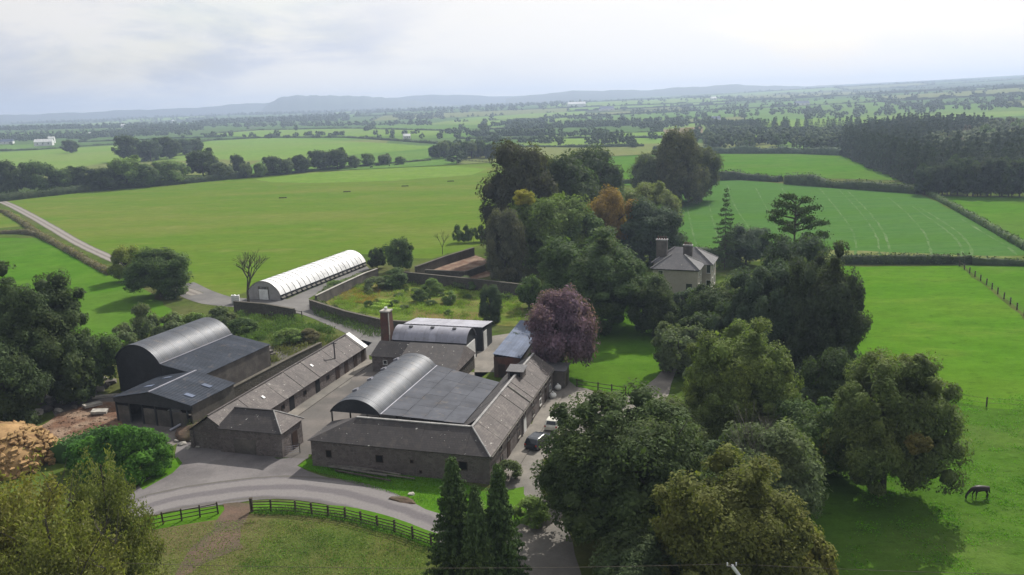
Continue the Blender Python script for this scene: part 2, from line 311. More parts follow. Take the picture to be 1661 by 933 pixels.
def crown(name, seed, kind, nb, nl, ls, mat, sub=1, core=.72):
    """crown in a unit frame: height 0..1, half width .5"""
    rg = np.random.default_rng(seed); ctr = np.array([0, 0, .58]); zs = .85
    if kind == 'broad':
        ctr = np.array([0, 0, .52]); d = sph(rg, nb * 3); d = d[d[:, 2] > -.85][:nb]; q = rg.uniform(.60, 1.06, len(d))[:, None]
        lob = 1 + .10 * np.sin(np.arctan2(d[:, 1], d[:, 0]) * 3 + seed)[:, None] + .10 * np.sin(np.arctan2(d[:, 1], d[:, 0]) * 5 + seed * 2)[:, None] + .08 * np.sin(d[:, 2:3] * 6 + seed)
        cs = ctr + d * np.array([.37, .37, .37]) * q * lob; cs[:, 2] = np.maximum(cs[:, 2], .13); rs = rg.uniform(.07, .165, len(d))
        if nb > 120: q = rg.uniform(.55, 1.13, len(d))[:, None]; cs = ctr + d * np.array([.38, .38, .38]) * q * lob; cs[:, 2] = np.maximum(cs[:, 2], .12); rs = rg.uniform(.045, .125, len(d)) * (1.25 - .4 * q[:, 0])
    elif kind == 'bush':
        d = sph(rg, nb * 3); d = d[d[:, 2] > -.15][:nb]; q = rg.uniform(.7, 1.1, len(d))[:, None]; ctr = np.array([0, 0, .25])
        cs = ctr + d * np.array([.36, .36, .52]) * q; rs = rg.uniform(.11, .19, len(d))
    elif kind == 'column':
        z = rg.uniform(.06, .93, nb); a = rg.uniform(0, 6.28, nb); rr = .30 * np.sin(np.clip(1.12 - z, 0, 1) ** .6 * 1.7) * rg.uniform(.6, 1.1, nb)
        cs = np.stack([np.cos(a) * rr, np.sin(a) * rr, z], 1); rs = rg.uniform(.10, .16, nb) * (1.15 - z * .7); zs = 1.0; ctr = np.array([0, 0, .35])
    elif kind == 'tall':
        z = rg.uniform(.10, .93, nb); a = rg.uniform(0, 6.28, nb); rr = .36 * np.sqrt(np.clip(1 - ((z - .46) / .52) ** 2, .03, 1)) * rg.uniform(.7, 1.12, nb)
        cs = np.stack([np.cos(a) * rr, np.sin(a) * rr, z], 1); rs = rg.uniform(.10, .16, nb)
    per = nl // len(cs); C_ = []; N_ = []
    for c, r in zip(cs, rs):
        dd = sph(rg, per); o = (c - ctr); o = o / (np.linalg.norm(o) + 1e-6)
        flip = (dd @ o) < -.25; dd[flip] *= -1
        tw = rg.uniform(.72, 1.18, per)[:, None]
        # knobbly outline: leaves gather in twig clusters
        cl_ = sph(rg, 8); near = cl_[np.argmax(dd @ cl_.T, 1)]; tw = tw * (0.78 + .40 * np.sum(dd * near, 1)[:, None] ** 3)
        C_.append(c + dd * np.array([r, r, r * zs]) * tw); N_.append(dd * .6 + o * .3 + np.array([0, 0, .45]) + rg.normal(size=(per, 3)) * .45)
    C_ = np.vstack(C_); N_ = np.vstack(N_)
    return leafmesh(name, C_, N_, ls * np.exp(rg.normal(0, .38, len(C_))) * .92, mat, cores=icos(cs, rs * core, seed, sub, zs), rg=rg)
def airy(name, seed, nl, ls, mat):
    rg = np.random.default_rng(seed); C_ = []; N_ = []
    for i in range(150):
        a = rg.uniform(0, 6.28); rr = math.sqrt(rg.uniform(0, 1)) * .46; top = (1 - .75 * (rr / .46) ** 2.2) * rg.uniform(.62, 1.0) + .04
        b0 = rr * .55; base = np.array([math.cos(a) * b0, math.sin(a) * b0, top * rg.uniform(.25, .65)]); tip = np.array([math.cos(a) * rr * 1.1, math.sin(a) * rr * 1.1, top])
        k = nl // 150; t = rg.uniform(0, 1, k)[:, None]; w = .055 * (1.15 - t * .8)
        C_.append(base + (tip - base) * t + rg.normal(size=(k, 3)) * np.array([1, 1, .8]) * w); N_.append(rg.normal(size=(k, 3)) + np.array([0, 0, .4]))
    C_ = np.vstack(C_); N_ = np.vstack(N_)
    return leafmesh(name, C_, N_, rg.uniform(ls * .6, ls * 1.3, len(C_)), mat, rg=rg, asp=.4)
def conifer(name, seed, tiers, nl, ls, mat, sparse=0., w=.5, low=.08):
    rg = np.random.default_rng(seed); C_ = []; N_ = []; brs = []
    for i in range(tiers):
        z = low + (1 - low) * (i + .5) / tiers; R = w * (1 - ((z - low) / (1 - low))) ** .8 + .02; nb = 7 if sparse else 9
        for j in range(nb):
            if rg.random() < sparse: continue
            a = j * 6.28 / nb + i * .7 + rg.uniform(-.25, .25); r = R * rg.uniform(.7, 1.15); k = max(6, int(nl / tiers / nb * (R / w * 1.6)))
            t = rg.uniform(.12, 1, k) ** .7; dz = -.10 * t * r / w + .04 * t * t; wd = .055 * (1.25 - t)
            x = r * t; px = np.stack([np.cos(a) * x, np.sin(a) * x, z + dz], 1) + rg.normal(size=(k, 3)) * np.array([1, 1, .35]) * wd[:, None] * .8
            C_.append(px); N_.append(np.tile([np.cos(a) * .3, np.sin(a) * .3, 1.], (k, 1)) + rg.normal(size=(k, 3)) * .5)
            brs.append(tube((0, 0, z), (math.cos(a) * r * .9, math.sin(a) * r * .9, z - .07 * r / w), .006, .002, 3))
    C_ = np.vstack(C_); N_ = np.vstack(N_)
    return leafmesh(name, C_, N_, rg.uniform(ls * .6, ls * 1.3, len(C_)), mat, rg=rg), brs
def cedar(name, seed, mat, bottom=.5):
    rg = np.random.default_rng(seed); C_ = []; N_ = []; brs = []
    for i in range(19):
        z = bottom + (.97 - bottom) * (i / 18) ** .9; a = i * 2.4 + rg.uniform(-.4, .4); r = (.16 + .36 * (1 - (z - bottom) / (1 - bottom)) ** .8) * rg.uniform(.6, 1.1)
        if i > 16: r = .12
        e = np.array([math.cos(a) * r, math.sin(a) * r, z + .035]); brs.append(tube((0, 0, z - .02), e, .010, .003, 4))
        for q in (.5, .72, .92, 1.05):
            if rg.random() < .15: continue
            k = 150; c = np.array([math.cos(a) * r * q, math.sin(a) * r * q, z + .035 * q + .01]) + rg.normal(size=3) * .012
            C_.append(c + rg.normal(size=(k, 3)) * np.array([.038, .038, .010])); N_.append(np.array([0, 0, 1.]) + rg.normal(size=(k, 3)) * .6)
    C_ = np.vstack(C_); N_ = np.vstack(N_)
    return leafmesh(name, C_, N_, rg.uniform(.008, .016, len(C_)), mat, rg=rg), brs
def limbs(seed, top=.62, spread=.30, n=9, r=.022, depth=2):
    rg = random.Random(seed); out = [tube((0, 0, -.03), (rg.uniform(-.01, .01), rg.uniform(-.01, .01), .30), r * 1.35, r, 8)]
    out.append(tube((0, 0, .30), (rg.uniform(-.03, .03), rg.uniform(-.03, .03), top), r, r * .45, 7))
    for i in range(n):
        a = i * 2.39 + rg.uniform(-.3, .3); z = rg.uniform(.24, .48); e = Vector((math.cos(a) * spread * rg.uniform(.6, 1), math.sin(a) * spread * rg.uniform(.6, 1), z + rg.uniform(.16, .34)))
        out.append(tube((0, 0, z), e, r * .5, r * .2, 5))
        for j in range(depth):
            e2 = e + Vector((rg.uniform(-.12, .12), rg.uniform(-.12, .12), rg.uniform(.03, .14))); out.append(tube(e, e2, r * .2, r * .08, 4))
    return join(out)
def bare(seed, lvl=5, spread=.5, start=.25):
    rg = random.Random(seed); out = []
    def go(p, d, l, r, k, ):
        q = p + d * l; out.append(tube(p, q, r, r * .68, 5 if k > 2 else 3))
        if k == 0: return
        for j in range(3 if k > 1 else 2):
            nd = (d + Vector((rg.uniform(-1, 1), rg.uniform(-1, 1), rg.uniform(-.25, .6))) * spread).normalized(); go(q, nd, l * rg.uniform(.62, .85), r * .62, k - 1)
    go(Vector((0, 0, -.02)), Vector((0, 0, 1)), start, .013, lvl)
    zm = max(v[2] for vf in out for v in vf[0]); V, Fc = join(out); return [(x / zm, y / zm, z / zm) for x, y, z in V], Fc
CR = {}
for i in range(4): CR['broad%d' % i] = crown('broad_crown', 11 + i, 'broad', 100, 38000, .0135, M['leaf'])
for i in range(2): CR['huge%d' % i] = crown('broad_crown', 21 + i, 'broad', 210, 96000, .0088, M['leaf'], core=.66)
for i in range(2): CR['tall%d' % i] = crown('tall_crown', 31 + i, 'tall', 70, 26000, .0135, M['leaf'])
for i in range(3): CR['mid%d' % i] = crown('mid_crown', 41 + i, 'broad', 50, 9000, .021, M['leaf'])
for i in range(3): CR['bush%d' % i] = crown('bush_crown', 51 + i, 'bush', 26, 5200, .026, M['leaf'])
for i in range(2): CR['column%d' % i] = crown('column_crown', 61 + i, 'column', 95, 34000, .013, M['needle'])
for i in range(4): CR['far%d' % i] = crown('distant_crown', 71 + i, 'broad', 22, 1300, .032, M['farleaf'], core=.85)
for i in range(3): CR['massed%d' % i] = crown('massed_crown', 75 + i, 'bush', 12, 190, .045, M['farleaf'], core=1.0)
CR['farbush0'] = crown('distant_bush', 81, 'bush', 8, 100, .05, M['farleaf'], core=1.05)
for i in range(2): CR['airy%d' % i] = airy('airy_crown', 91 + i, 36000, .013, M['leaf'])
CR['dense'], _ = conifer('dense_conifer_crown', 5, 26, 22000, .020, M['needle'])
CR['sparse'], b_sp = conifer('sparse_conifer_crown', 6, 17, 9000, .014, M['needle'], .22)
CR['farcon0'], _ = conifer('distant_conifer', 7, 8, 480, .07, M['farleaf'], 0, .5, .02)
CR['cedar'], b_ce = cedar('cedar_crown', 9, M['needle'])
TK = {}
for i in range(3): TK['broad%d' % i] = mesh('trunk', *limbs(i), M['bark'])
TK['airy'] = mesh('trunk', *limbs(7, .9, .34, 16, .012, 3), M['bark'])
TK['dense'] = mesh('trunk', *join([tube((0, 0, -.02), (0, 0, .95), .028, .004, 7)]), M['bark'])
TK['sparse'] = mesh('trunk', *join([tube((0, 0, -.02), (0, 0, 1), .016, .003, 6)] + b_sp), M['bark'])
TK['cedar'] = mesh('trunk', *join([tube((0, 0, -.02), (0.01, 0, .99), .022, .005, 6)] + b_ce), M['bark'])
TK['far'] = mesh('trunk', *tube((0, 0, -.02), (0, 0, .5), .03, .02, 5), M['bark'])
_tc = [0]
def tree(u, vb, vt, w, kind, col, label, name='broadleaf_tree', group=None, cat='tree', rmax=None, xy=None, h=None, r=None):
    if xy is None:
        x, y = G(u, vb)
    else: x, y = xy
    if h is None:
        lo, hi = 0., 60.
        for _ in range(30):
            mid = (lo + hi) / 2
            if PX(x, y, Z(x, y) + mid)[1] > vt: lo = mid
            else: hi = mid
        h = mid
    if r is None:
        dpt = np.array([x, y, h / 2 - CH]) @ _f; r = w * dpt / F_
    _tc[0] += 1; i = _tc[0]; base = kind.rstrip('0123456789')
    if kind == 'broad' and r * 2 > 11 and math.hypot(x, y) < 150: kind = 'huge'
    if kind in ('huge', 'broad', 'tall', 'mid', 'bush', 'column', 'airy', 'far', 'farcon', 'farbush'):
        n = sum(1 for k in CR if k.rstrip('0123456789') == kind); kind = '%s%d' % (kind, i % n)
    c = CR[kind]; t = empty(name, (x, y, Z(x, y)), (i * 2.1) % 6.28, label, cat, group)
    cr = obj('crown', c, t); kx = 1.12 if base in ('broad', 'tall', 'mid') else 1.0; cr.scale = (2 * r * kx, 2 * r * kx, h); cr.color = (*col, 1)
    if base in ('broad', 'mid', 'far', 'tall'): cr.location.z = -.075 * h; cr.scale.z = h * 1.075
    tk = TK.get(base) or (TK['broad%d' % (i % 3)] if base in ('broad', 'tall', 'mid') else TK['far'] if base.startswith('far') else None)
    if base == 'column': tk = TK['dense']
    if base == 'bush': tk = TK['far']
    if tk: k = obj('trunk', tk, t); k.scale = (2 * r, 2 * r, h) if base in ('cedar', 'sparse', 'airy') else (min(2 * r, h), min(2 * r, h), h)
    if base == 'bush' and tk: k.name = 'stem'; k.scale = (r, r, h * .6)
    return t
def patchcrown(t, dx, dy, dz, s, col):
    c = [k for k in t.children if k.name.startswith('crown')][0]; o = obj('crown_clump', CR['mid0'], t, (dx, dy, dz)); o.scale = (s, s, s * .8); o.color = (*col, 1); o['label'] = 'clump of paler turning leaves'
def leafstrip(name, pts, h, w, dens, ls, col, label=None, group=None, cat='hedge', seed=0, mat='leaf', hv=.25, kind=None, up=False, base=0., closed=False):
    """hedge or bank of growth along a ground line: bumpy core and leaf sprays"""
    rg = np.random.default_rng(seed + 100); P = []
    for a, b in zip(pts[:-1], pts[1:]):
        a = np.array(a); b = np.array(b); n = max(1, int(np.linalg.norm(b - a) / (w * .7)))
        for i in range(n): P.append(a + (b - a) * i / n)
    P.append(np.array(pts[-1])); P = np.array(P); n = len(P)
    hh = h * (1 + hv * np.interp(np.arange(n), np.arange(0, n + 4, 3), rg.uniform(-1, 1, len(np.arange(0, n + 4, 3)))) + rg.uniform(-hv * .35, hv * .35, n)); V = []; Fc = []
    d = np.gradient(P, axis=0) if n > 1 else np.array([[1., 0]]); d /= np.linalg.norm(d, axis=1)[:, None] + 1e-9; nn = np.stack([-d[:, 1], d[:, 0]], 1)
    prof = [(-.5, 0), (-.55, .35), (-.42, .8), (-.1, .98), (.25, .93), (.5, .65), (.55, .25), (.5, 0)]
    k = len(prof)
    for i in range(n):
        z0 = Z(*P[i]) + base
        for (a, b) in prof:
            q = P[i] + nn[i] * a * w * .85 * rg.uniform(.8, 1.15); V.append((q[0], q[1], z0 + b * hh[i] * .88 * rg.uniform(.9, 1.08) - (.1 if b == 0 else 0)))
    for i in range(n - 1):
        for j in range(k - 1):
            a = i * k + j; Fc += [(a, a + k, a + 1), (a + 1, a + k, a + k + 1)]
    for e in (0, (n - 1) * k): Fc += [(e, e + j, e + j + 1) for j in range(1, k - 1)]
    Ltot = np.sum(np.linalg.norm(np.diff(P, axis=0), axis=1)); nl = int(Ltot * (2 * h + w) * dens)
    t = rg.uniform(0, n - 1.001, nl); i0 = t.astype(int); fr = (t - i0)[:, None]; q = P[i0] * (1 - fr) + P[i0 + 1] * fr; hq = hh[i0] * (1 - fr[:, 0]) + hh[i0 + 1] * fr[:, 0]; nq = nn[i0]
    a = rg.uniform(0, math.pi, nl); cx = np.cos(a) * .52 * w; cz = np.sin(a) ** .6 * hq
    rr = rg.uniform(.85, 1.12, nl); q = q + nq * (cx * rr)[:, None] + d[i0] * rg.normal(size=(nl, 1)) * .1
    z = T(q[:, 0], q[:, 1]) + base + cz * rr
    C_ = np.column_stack([q, z]); N_ = np.column_stack([nq * np.cos(a)[:, None], np.sin(a) + .2]) + rg.normal(size=(nl, 3)) * .5
    org = np.array([P[0][0], P[0][1], 0]); C_ = C_ - org; V = [(v[0] - org[0], v[1] - org[1], v[2]) for v in V]
    me = leafmesh(name, C_, N_, rg.uniform(ls * .6, ls * 1.4, nl), M[mat], cores=(V, Fc), rg=rg, up=up)
    o = obj(name, me, loc=tuple(org)); o.color = (*col, 1); tag(o, label, cat if kind is None else None, group, kind); return o
def mass(name, proto, pl, col, mat='farleaf', kind='stuff', label=None):
    """many far plants that read as one mass, one mesh"""
    me0 = CR[proto]; n = len(me0.vertices); v0 = np.empty(n * 3); me0.vertices.foreach_get('co', v0); v0 = v0.reshape(-1, 3)
    nl = len(me0.loops); li = np.empty(nl, int); me0.loops.foreach_get('vertex_index', li); npoly = len(me0.polygons)
    ls_ = np.empty(npoly, int); lt = np.empty(npoly, int); me0.polygons.foreach_get('loop_start', ls_); me0.polygons.foreach_get('loop_total', lt)
    V = []; A = []; B = []; C2 = []
    for i, (x, y, h, r) in enumerate(pl):
        a = i * 1.3; c, s = math.cos(a), math.sin(a); v = v0 @ np.array([[c, s, 0], [-s, c, 0], [0, 0, 1]]) * np.array([2 * r, 2 * r, h]) + np.array([x, y, Z(x, y)])
        V.append(v); A.append(li + i * n); B.append(ls_ + i * nl); C2.append(lt)
    V = np.vstack(V); A = np.concatenate(A); B = np.concatenate(B); C2 = np.concatenate(C2)
    me = bpy.data.meshes.new(name); me.vertices.add(len(V)); me.vertices.foreach_set('co', V.astype(np.float32).reshape(-1)); me.loops.add(len(A)); me.loops.foreach_set('vertex_index', A.astype(np.int32))
    me.polygons.add(len(B)); me.polygons.foreach_set('loop_start', B.astype(np.int32)); me.polygons.foreach_set('loop_total', C2.astype(np.int32)); me.materials.append(M[mat]); me.update(calc_edges=True)
    o = obj(name, me, kind=kind); o.color = (*col, 1)
    if label: o['label'] = label
    return o
# ------------------------------------------------------------ land
def ground():
    rr = [0, 20, 60, 150, 350, 600, 880, 950, 1050, 1200, 1400, 1700, 2000, 2400, 2900, 3500, 4300, 5200, 6300, 7600, 9200, 11500, 14500, 19000, 26000]
    na = 96; V = [(0, 0, 0)]; Fc = []
    for r in rr[1:]:
        for a in range(na):
            t = 2 * math.pi * a / na; x, y = r * math.sin(t), r * math.cos(t); V.append((x, y, (Z(x, y) if y > 0 else 0) if r < 8000 else (Z(x, y) if y > 0 else 0) * (8000 / r)))
    for i in range(len(rr) - 1):
        for a in range(na):
            b = (a + 1) % na
            if i == 0: Fc.append((0, 1 + b, 1 + a))
            else: o = 1 + (i - 1) * na; Fc.append((o + a, o + b, o + na + b, o + na + a))
    Fc = [f[::-1] for f in Fc]
    obj('ground', mesh('ground', V, Fc, M['far'], True), kind='structure')
ground()
_rg = random.Random(4)
def patch(name, px, m, lvl, jit=.4, step=4, world=False, kind='structure'):
    p = [q if world else G(*q) for q in px]; out = []
    for i in range(len(p)):
        a, b = Vector(p[i]), Vector(p[(i + 1) % len(p)]); n = max(1, min(60, int((b - a).length / step))); nn = Vector((-(b - a).y, (b - a).x)).normalized() if (b - a).length > 0 else Vector((0, 0))
        for k in range(n):
            q = a + (b - a) * k / n + (nn * _rg.uniform(-jit, jit) if k else Vector((0, 0))); out.append((q.x, q.y, Z(q.x, q.y) + lvl))
    from mathutils.geometry import tessellate_polygon
    tri = tessellate_polygon([[Vector(q) for q in out]])
    fs = []
    for t in tri:
        a, b, c = (Vector(out[i]) for i in t); fs.append(tuple(t) if (b - a).cross(c - a).z > 0 else tuple(t)[::-1])
    return obj(name, mesh(name, out, fs, m), kind=kind)
def ribbon(name, px, w, m, lvl, world=False, jit=.1, kind='structure', parent=None, wk=None):
    p = [Vector(q if world else G(*q)) for q in px]; Q = []
    for i in range(len(p) - 1):        # catmull-rom
        a, b, c, d = p[max(i - 1, 0)], p[i], p[i + 1], p[min(i + 2, len(p) - 1)]; n = max(2, int((c - b).length / 3))
        for k in range(n):
            t = k / n; Q.append(.5 * ((2 * b) + (c - a) * t + (2 * a - 5 * b + 4 * c - d) * t * t + (3 * b - a - 3 * c + d) * t ** 3))
    Q.append(p[-1]); V = []; Fc = []; uv = []; s = 0; K = 5
    for i, q in enumerate(Q):
        dd = (Q[min(i + 1, len(Q) - 1)] - Q[max(i - 1, 0)]).normalized(); nn = Vector((-dd.y, dd.x)); ww = w if not wk else w * (1 + (wk - 1) * i / len(Q))
        if i: s += (q - Q[i - 1]).length
        for j in range(K):
            f = j / (K - 1) - .5; e = _rg.uniform(-jit, jit) if j in (0, K - 1) else 0; x = q + nn * (f * ww + e); V.append((x.x, x.y, Z(x.x, x.y) + lvl)); uv.append((j / (K - 1), s))
    for i in range(len(Q) - 1):
        for j in range(K - 1): a = i * K + j; Fc.append((a, a + K, a + K + 1, a + 1))
    return obj(name, mesh(name, V, Fc, m, uv=uv), parent, kind=kind)
def trackmat(name, cw, cm, ce):
    m, nt, b = newmat(name, .95, 0, .15); uvn = nt.nodes.new('ShaderNodeTexCoord').outputs['UV']; sp = nt.nodes.new('ShaderNodeSeparateXYZ'); nt.links.new(uvn, sp.inputs[0])
    w = noise(pos(nt), .4, nt, 4); u = math_('ADD', sp.outputs[0], math_('MULTIPLY_ADD', w, .16, -.08, nt=nt), nt=nt); ab = math_('ABSOLUTE', math_('SUBTRACT', u, .5, nt=nt), nt=nt)
    rut = math_('MULTIPLY', ramp(ab, .06, .16, nt), math_('SUBTRACT', 1.0, ramp(ab, .34, .42, nt), nt=nt), nt=nt)
    c = mixc(rut, cm, cw, nt); c = mixc(ramp(ab, .40, .47, nt), c, ce, nt)
    n2 = noise(pos(nt), 4., nt, 4, .7); v = nt.nodes.new('ShaderNodeVectorMath'); v.operation = 'SCALE'; nt.links.new(c, v.inputs[0]); nt.links.new(math_('MULTIPLY_ADD', n2, .6, .7, nt=nt), v.inputs['Scale'])
    nt.links.new(v.outputs[0], b.inputs['Base Color']); bump(nt, b, n2, .3); return m
M['track'] = trackmat('farm_track', (.22, .20, .18), (.145, .13, .115), (.10, .10, .07))
M['lane'] = trackmat('gravel_lane', (.172, .160, .157), (.118, .108, .112), (.10, .093, .084))
# near land cover
patch('farmland', [(-400, 1300), (-300, 400), (0, 325), (400, 282), (800, 256), (1140, 244), (1400, 250), (1661, 260), (2300, 330), (2400, 1300)], M['rough'], .010, 2, 12)
patch('field', [(0, 326), (160, 307), (300, 295), (420, 287), (560, 272), (700, 262), (830, 257), (860, 300), (830, 380), (700, 420), (575, 412), (440, 458), (370, 482), (300, 468), (190, 428), (100, 375), (20, 333)], M['olive'], .020, 1)
patch('field', [(415, 291), (500, 281), (640, 272), (740, 270), (790, 274), (765, 284), (640, 293), (520, 297), (440, 296)], M['olive2'], .030, .5)
patch('field', [(-300, 372), (0, 386), (60, 386), (110, 402), (180, 436), (235, 470), (300, 520), (200, 560), (60, 560), (-500, 560)], M['lush'], .024, .6)
patch('field', [(-300, 350), (0, 340), (30, 348), (50, 366), (0, 370), (-300, 366)], M['olive'], .024, .5)
patch('field', [(1300, 433), (1440, 432), (1556, 431), (1640, 500), (1760, 590), (2100, 760), (2100, 1250), (1290, 1250), (1200, 900), (1300, 560)], M['bright'], .020, .6)
patch('field', [(1562, 431), (1700, 432), (2300, 440), (2300, 800), (2000, 760), (1770, 590), (1650, 500)], M['lush'], .024, .3)
patch('field', [(1085, 292), (1160, 290), (1300, 300), (1495, 316), (1600, 368), (1675, 414), (1560, 419), (1350, 418), (1250, 418), (1060, 420), (1040, 330)], M['sward'], .024, .6)
patch('field', [(1340, 405), (1560, 414), (1670, 417), (1560, 424), (1345, 423), (1200, 425), (1100, 420)], M['fc'], .030, .5)
patch('field', [(1050, 248), (1145, 246), (1290, 246), (1370, 250), (1410, 270), (1462, 293), (1370, 290), (1160, 284), (1060, 290)], M['lush'], .030, .6)
patch('field', [(1522, 318), (1700, 322), (2100, 335), (2100, 480), (1690, 410), (1600, 360)], M['lush'], .024, .6)
patch('field', [(960, 248), (1060, 248), (1050, 300), (950, 300)], M['lush'], .024, .6)
patch('field', [(-100, 252), (0, 248), (100, 242), (200, 236), (235, 240), (200, 262), (130, 272), (90, 280), (0, 282), (-100, 285)], M['fa'], .5, 1)
patch('field', [(285, 238), (340, 230), (420, 225), (520, 227), (640, 234), (720, 240), (600, 250), (500, 258), (400, 262), (330, 258), (290, 252)], M['fa'], .5, 1)
patch('field', [(1350, 630), (1500, 641), (1600, 662), (1700, 668), (1950, 690), (2100, 780), (2100, 1240), (1295, 1240), (1290, 900), (1310, 720)], M['horsefield'], .034, .6)
# tractor lines worn through the sward
for i, (a, b, c, d) in enumerate([((1330, 306), (1362, 345), (1385, 380), (1388, 416)), ((1440, 320), (1470, 345), (1500, 380), (1512, 416)), ((1560, 356), (1600, 380), (1630, 398), (1650, 414)), ((1225, 303), (1242, 335), (1262, 375), (1272, 415)), ((1150, 298), (1150, 330), (1160, 370), (1178, 412)), ((1180, 300), (1190, 330), (1215, 370), (1240, 410)), ((1268, 305), (1290, 340), (1300, 370), (1305, 415)), ((1375, 310), (1410, 345), (1435, 380), (1445, 415)),
                                  ((1362, 309), (1396, 345), (1420, 380), (1428, 415)), ((1480, 335), (1530, 370), (1556, 395), (1562, 417)), ((1492, 337), (1545, 370), (1570, 395), (1578, 416)), ((1120, 300), (1115, 330), (1120, 360), (1130, 400))]):
    ribbon('wheel_track', [a, b, c, d], .5, M['tram'], .036, jit=.22)
# yard, roads
patch('road', [(212, 800), (232, 782), (262, 765), (285, 745), (290, 700), (360, 690), (450, 745), (500, 742), (482, 756), (520, 772), (600, 790), (660, 812), (726, 846), (712, 862), (640, 836), (560, 818), (480, 809), (409, 812), (354, 820), (258, 832), (190, 840)], M['gravel'], .044, .15, 1.5)
ribbon('lane', [(120, 868), (250, 818), (350, 799), (450, 790), (540, 797), (620, 817), (700, 846), (745, 870), (800, 905)], 5.4, M['lane'], .052)
ribbon('lane', [(905, 1010), (890, 930), (880, 880), (868, 830), (850, 770), (865, 720), (882, 690)], 5.5, M['pale'], .044)
patch('yard', [(452, 742), (500, 745), (506, 690), (560, 650), (640, 600), (600, 590), (598, 560), (560, 560), (440, 664)], M['concrete'], .048, .1)
patch('yard', [(560, 640), (600, 600), (640, 604), (700, 604), (840, 604), (860, 560), (835, 540), (800, 545), (770, 560), (770, 620), (740, 640)], M['pale'], .046, .1)
patch('yard', [(848, 722), (900, 610), (925, 600), (938, 625), (985, 645), (1010, 650), (1060, 600), (1100, 592), (1085, 640), (1050, 690), (960, 720), (900, 720), (870, 745)], M['pale'], .048, .2)
ribbon('road', [(560, 560), (600, 568), (612, 548), (560, 522), (500, 500), (450, 492), (400, 492), (350, 487), (318, 476), (290, 462)], 7.2, M['tarmac'], .050)
patch('yard', [(395, 492), (440, 500), (500, 512), (520, 500), (500, 485), (560, 452), (600, 437), (595, 432), (450, 492)], M['tarmac'], .046, .2)
ribbon('track', [(320, 478), (250, 452), (190, 424), (130, 396), (85, 370), (50, 350), (10, 330), (-40, 312)], 3.4, M['track'], .054, wk=1.3)
patch('yard', [(428, 562), (560, 560), (520, 575), (440, 625), (380, 660), (340, 690), (250, 700), (190, 690), (100, 690), (60, 640), (180, 640), (330, 640), (428, 600)], M['concrete'], .042, .3)
patch('bare_soil', [(30, 745), (50, 700), (95, 672), (140, 655), (190, 652), (200, 690), (150, 700), (110, 712), (70, 740)], M['mud'], .050, .4, 2)
patch('concrete_pad', [(533, 628), (548, 616), (573, 612), (566, 622), (552, 630)], M['pale'], .056, .05)
patch('lawn', [(905, 588), (940, 560), (960, 520), (985, 500), (1030, 495), (1060, 520), (1090, 560), (1078, 598), (1035, 640), (1000, 640), (935, 628), (918, 612)], M['lawn'], .052, .15, 2)
patch('verge', [(484, 757), (500, 745), (560, 752), (700, 775), (800, 800), (850, 790), (860, 840), (800, 880), (728, 842), (660, 810), (600, 787), (520, 768)], M['lush'], .056, .25, 1.5)
patch('verge', [(225, 788), (262, 762), (288, 742), (296, 752), (280, 768), (255, 782), (232, 795)], M['lush'], .056, .2, 1.5)
patch('verge', [(190, 846), (258, 836), (352, 822), (372, 824), (365, 845), (250, 862), (180, 872)], M['lush'], .056, .2, 1.5)
patch('verge', [(406, 818), (480, 813), (560, 822), (640, 841), (715, 868), (712, 895), (640, 870), (560, 848), (480, 838), (408, 836)], M['lush'], .056, .2, 1.5)
patch('paddock', [(100, 870), (250, 860), (365, 842), (408, 834), (480, 836), (560, 846), (640, 868), (716, 894), (760, 960), (700, 1150), (-100, 1150), (-100, 900)], M['paddock'], .060, .3, 2)
patch('worn_path', [(362, 818), (405, 818), (402, 838), (390, 860), (395, 890), (330, 915), (280, 940), (300, 905), (345, 860)], M['worn'], .066, .5, 1.2)
patch('kitchen_garden', [(512, 490), (590, 452), (640, 446), (720, 455), (850, 470), (845, 530), (640, 522), (560, 505)], M['garden'], .050, .3, 2)
patch('gravel_court', [(690, 442), (765, 412), (800, 425), (830, 440), (760, 456)], M['mud'], .050, .1)
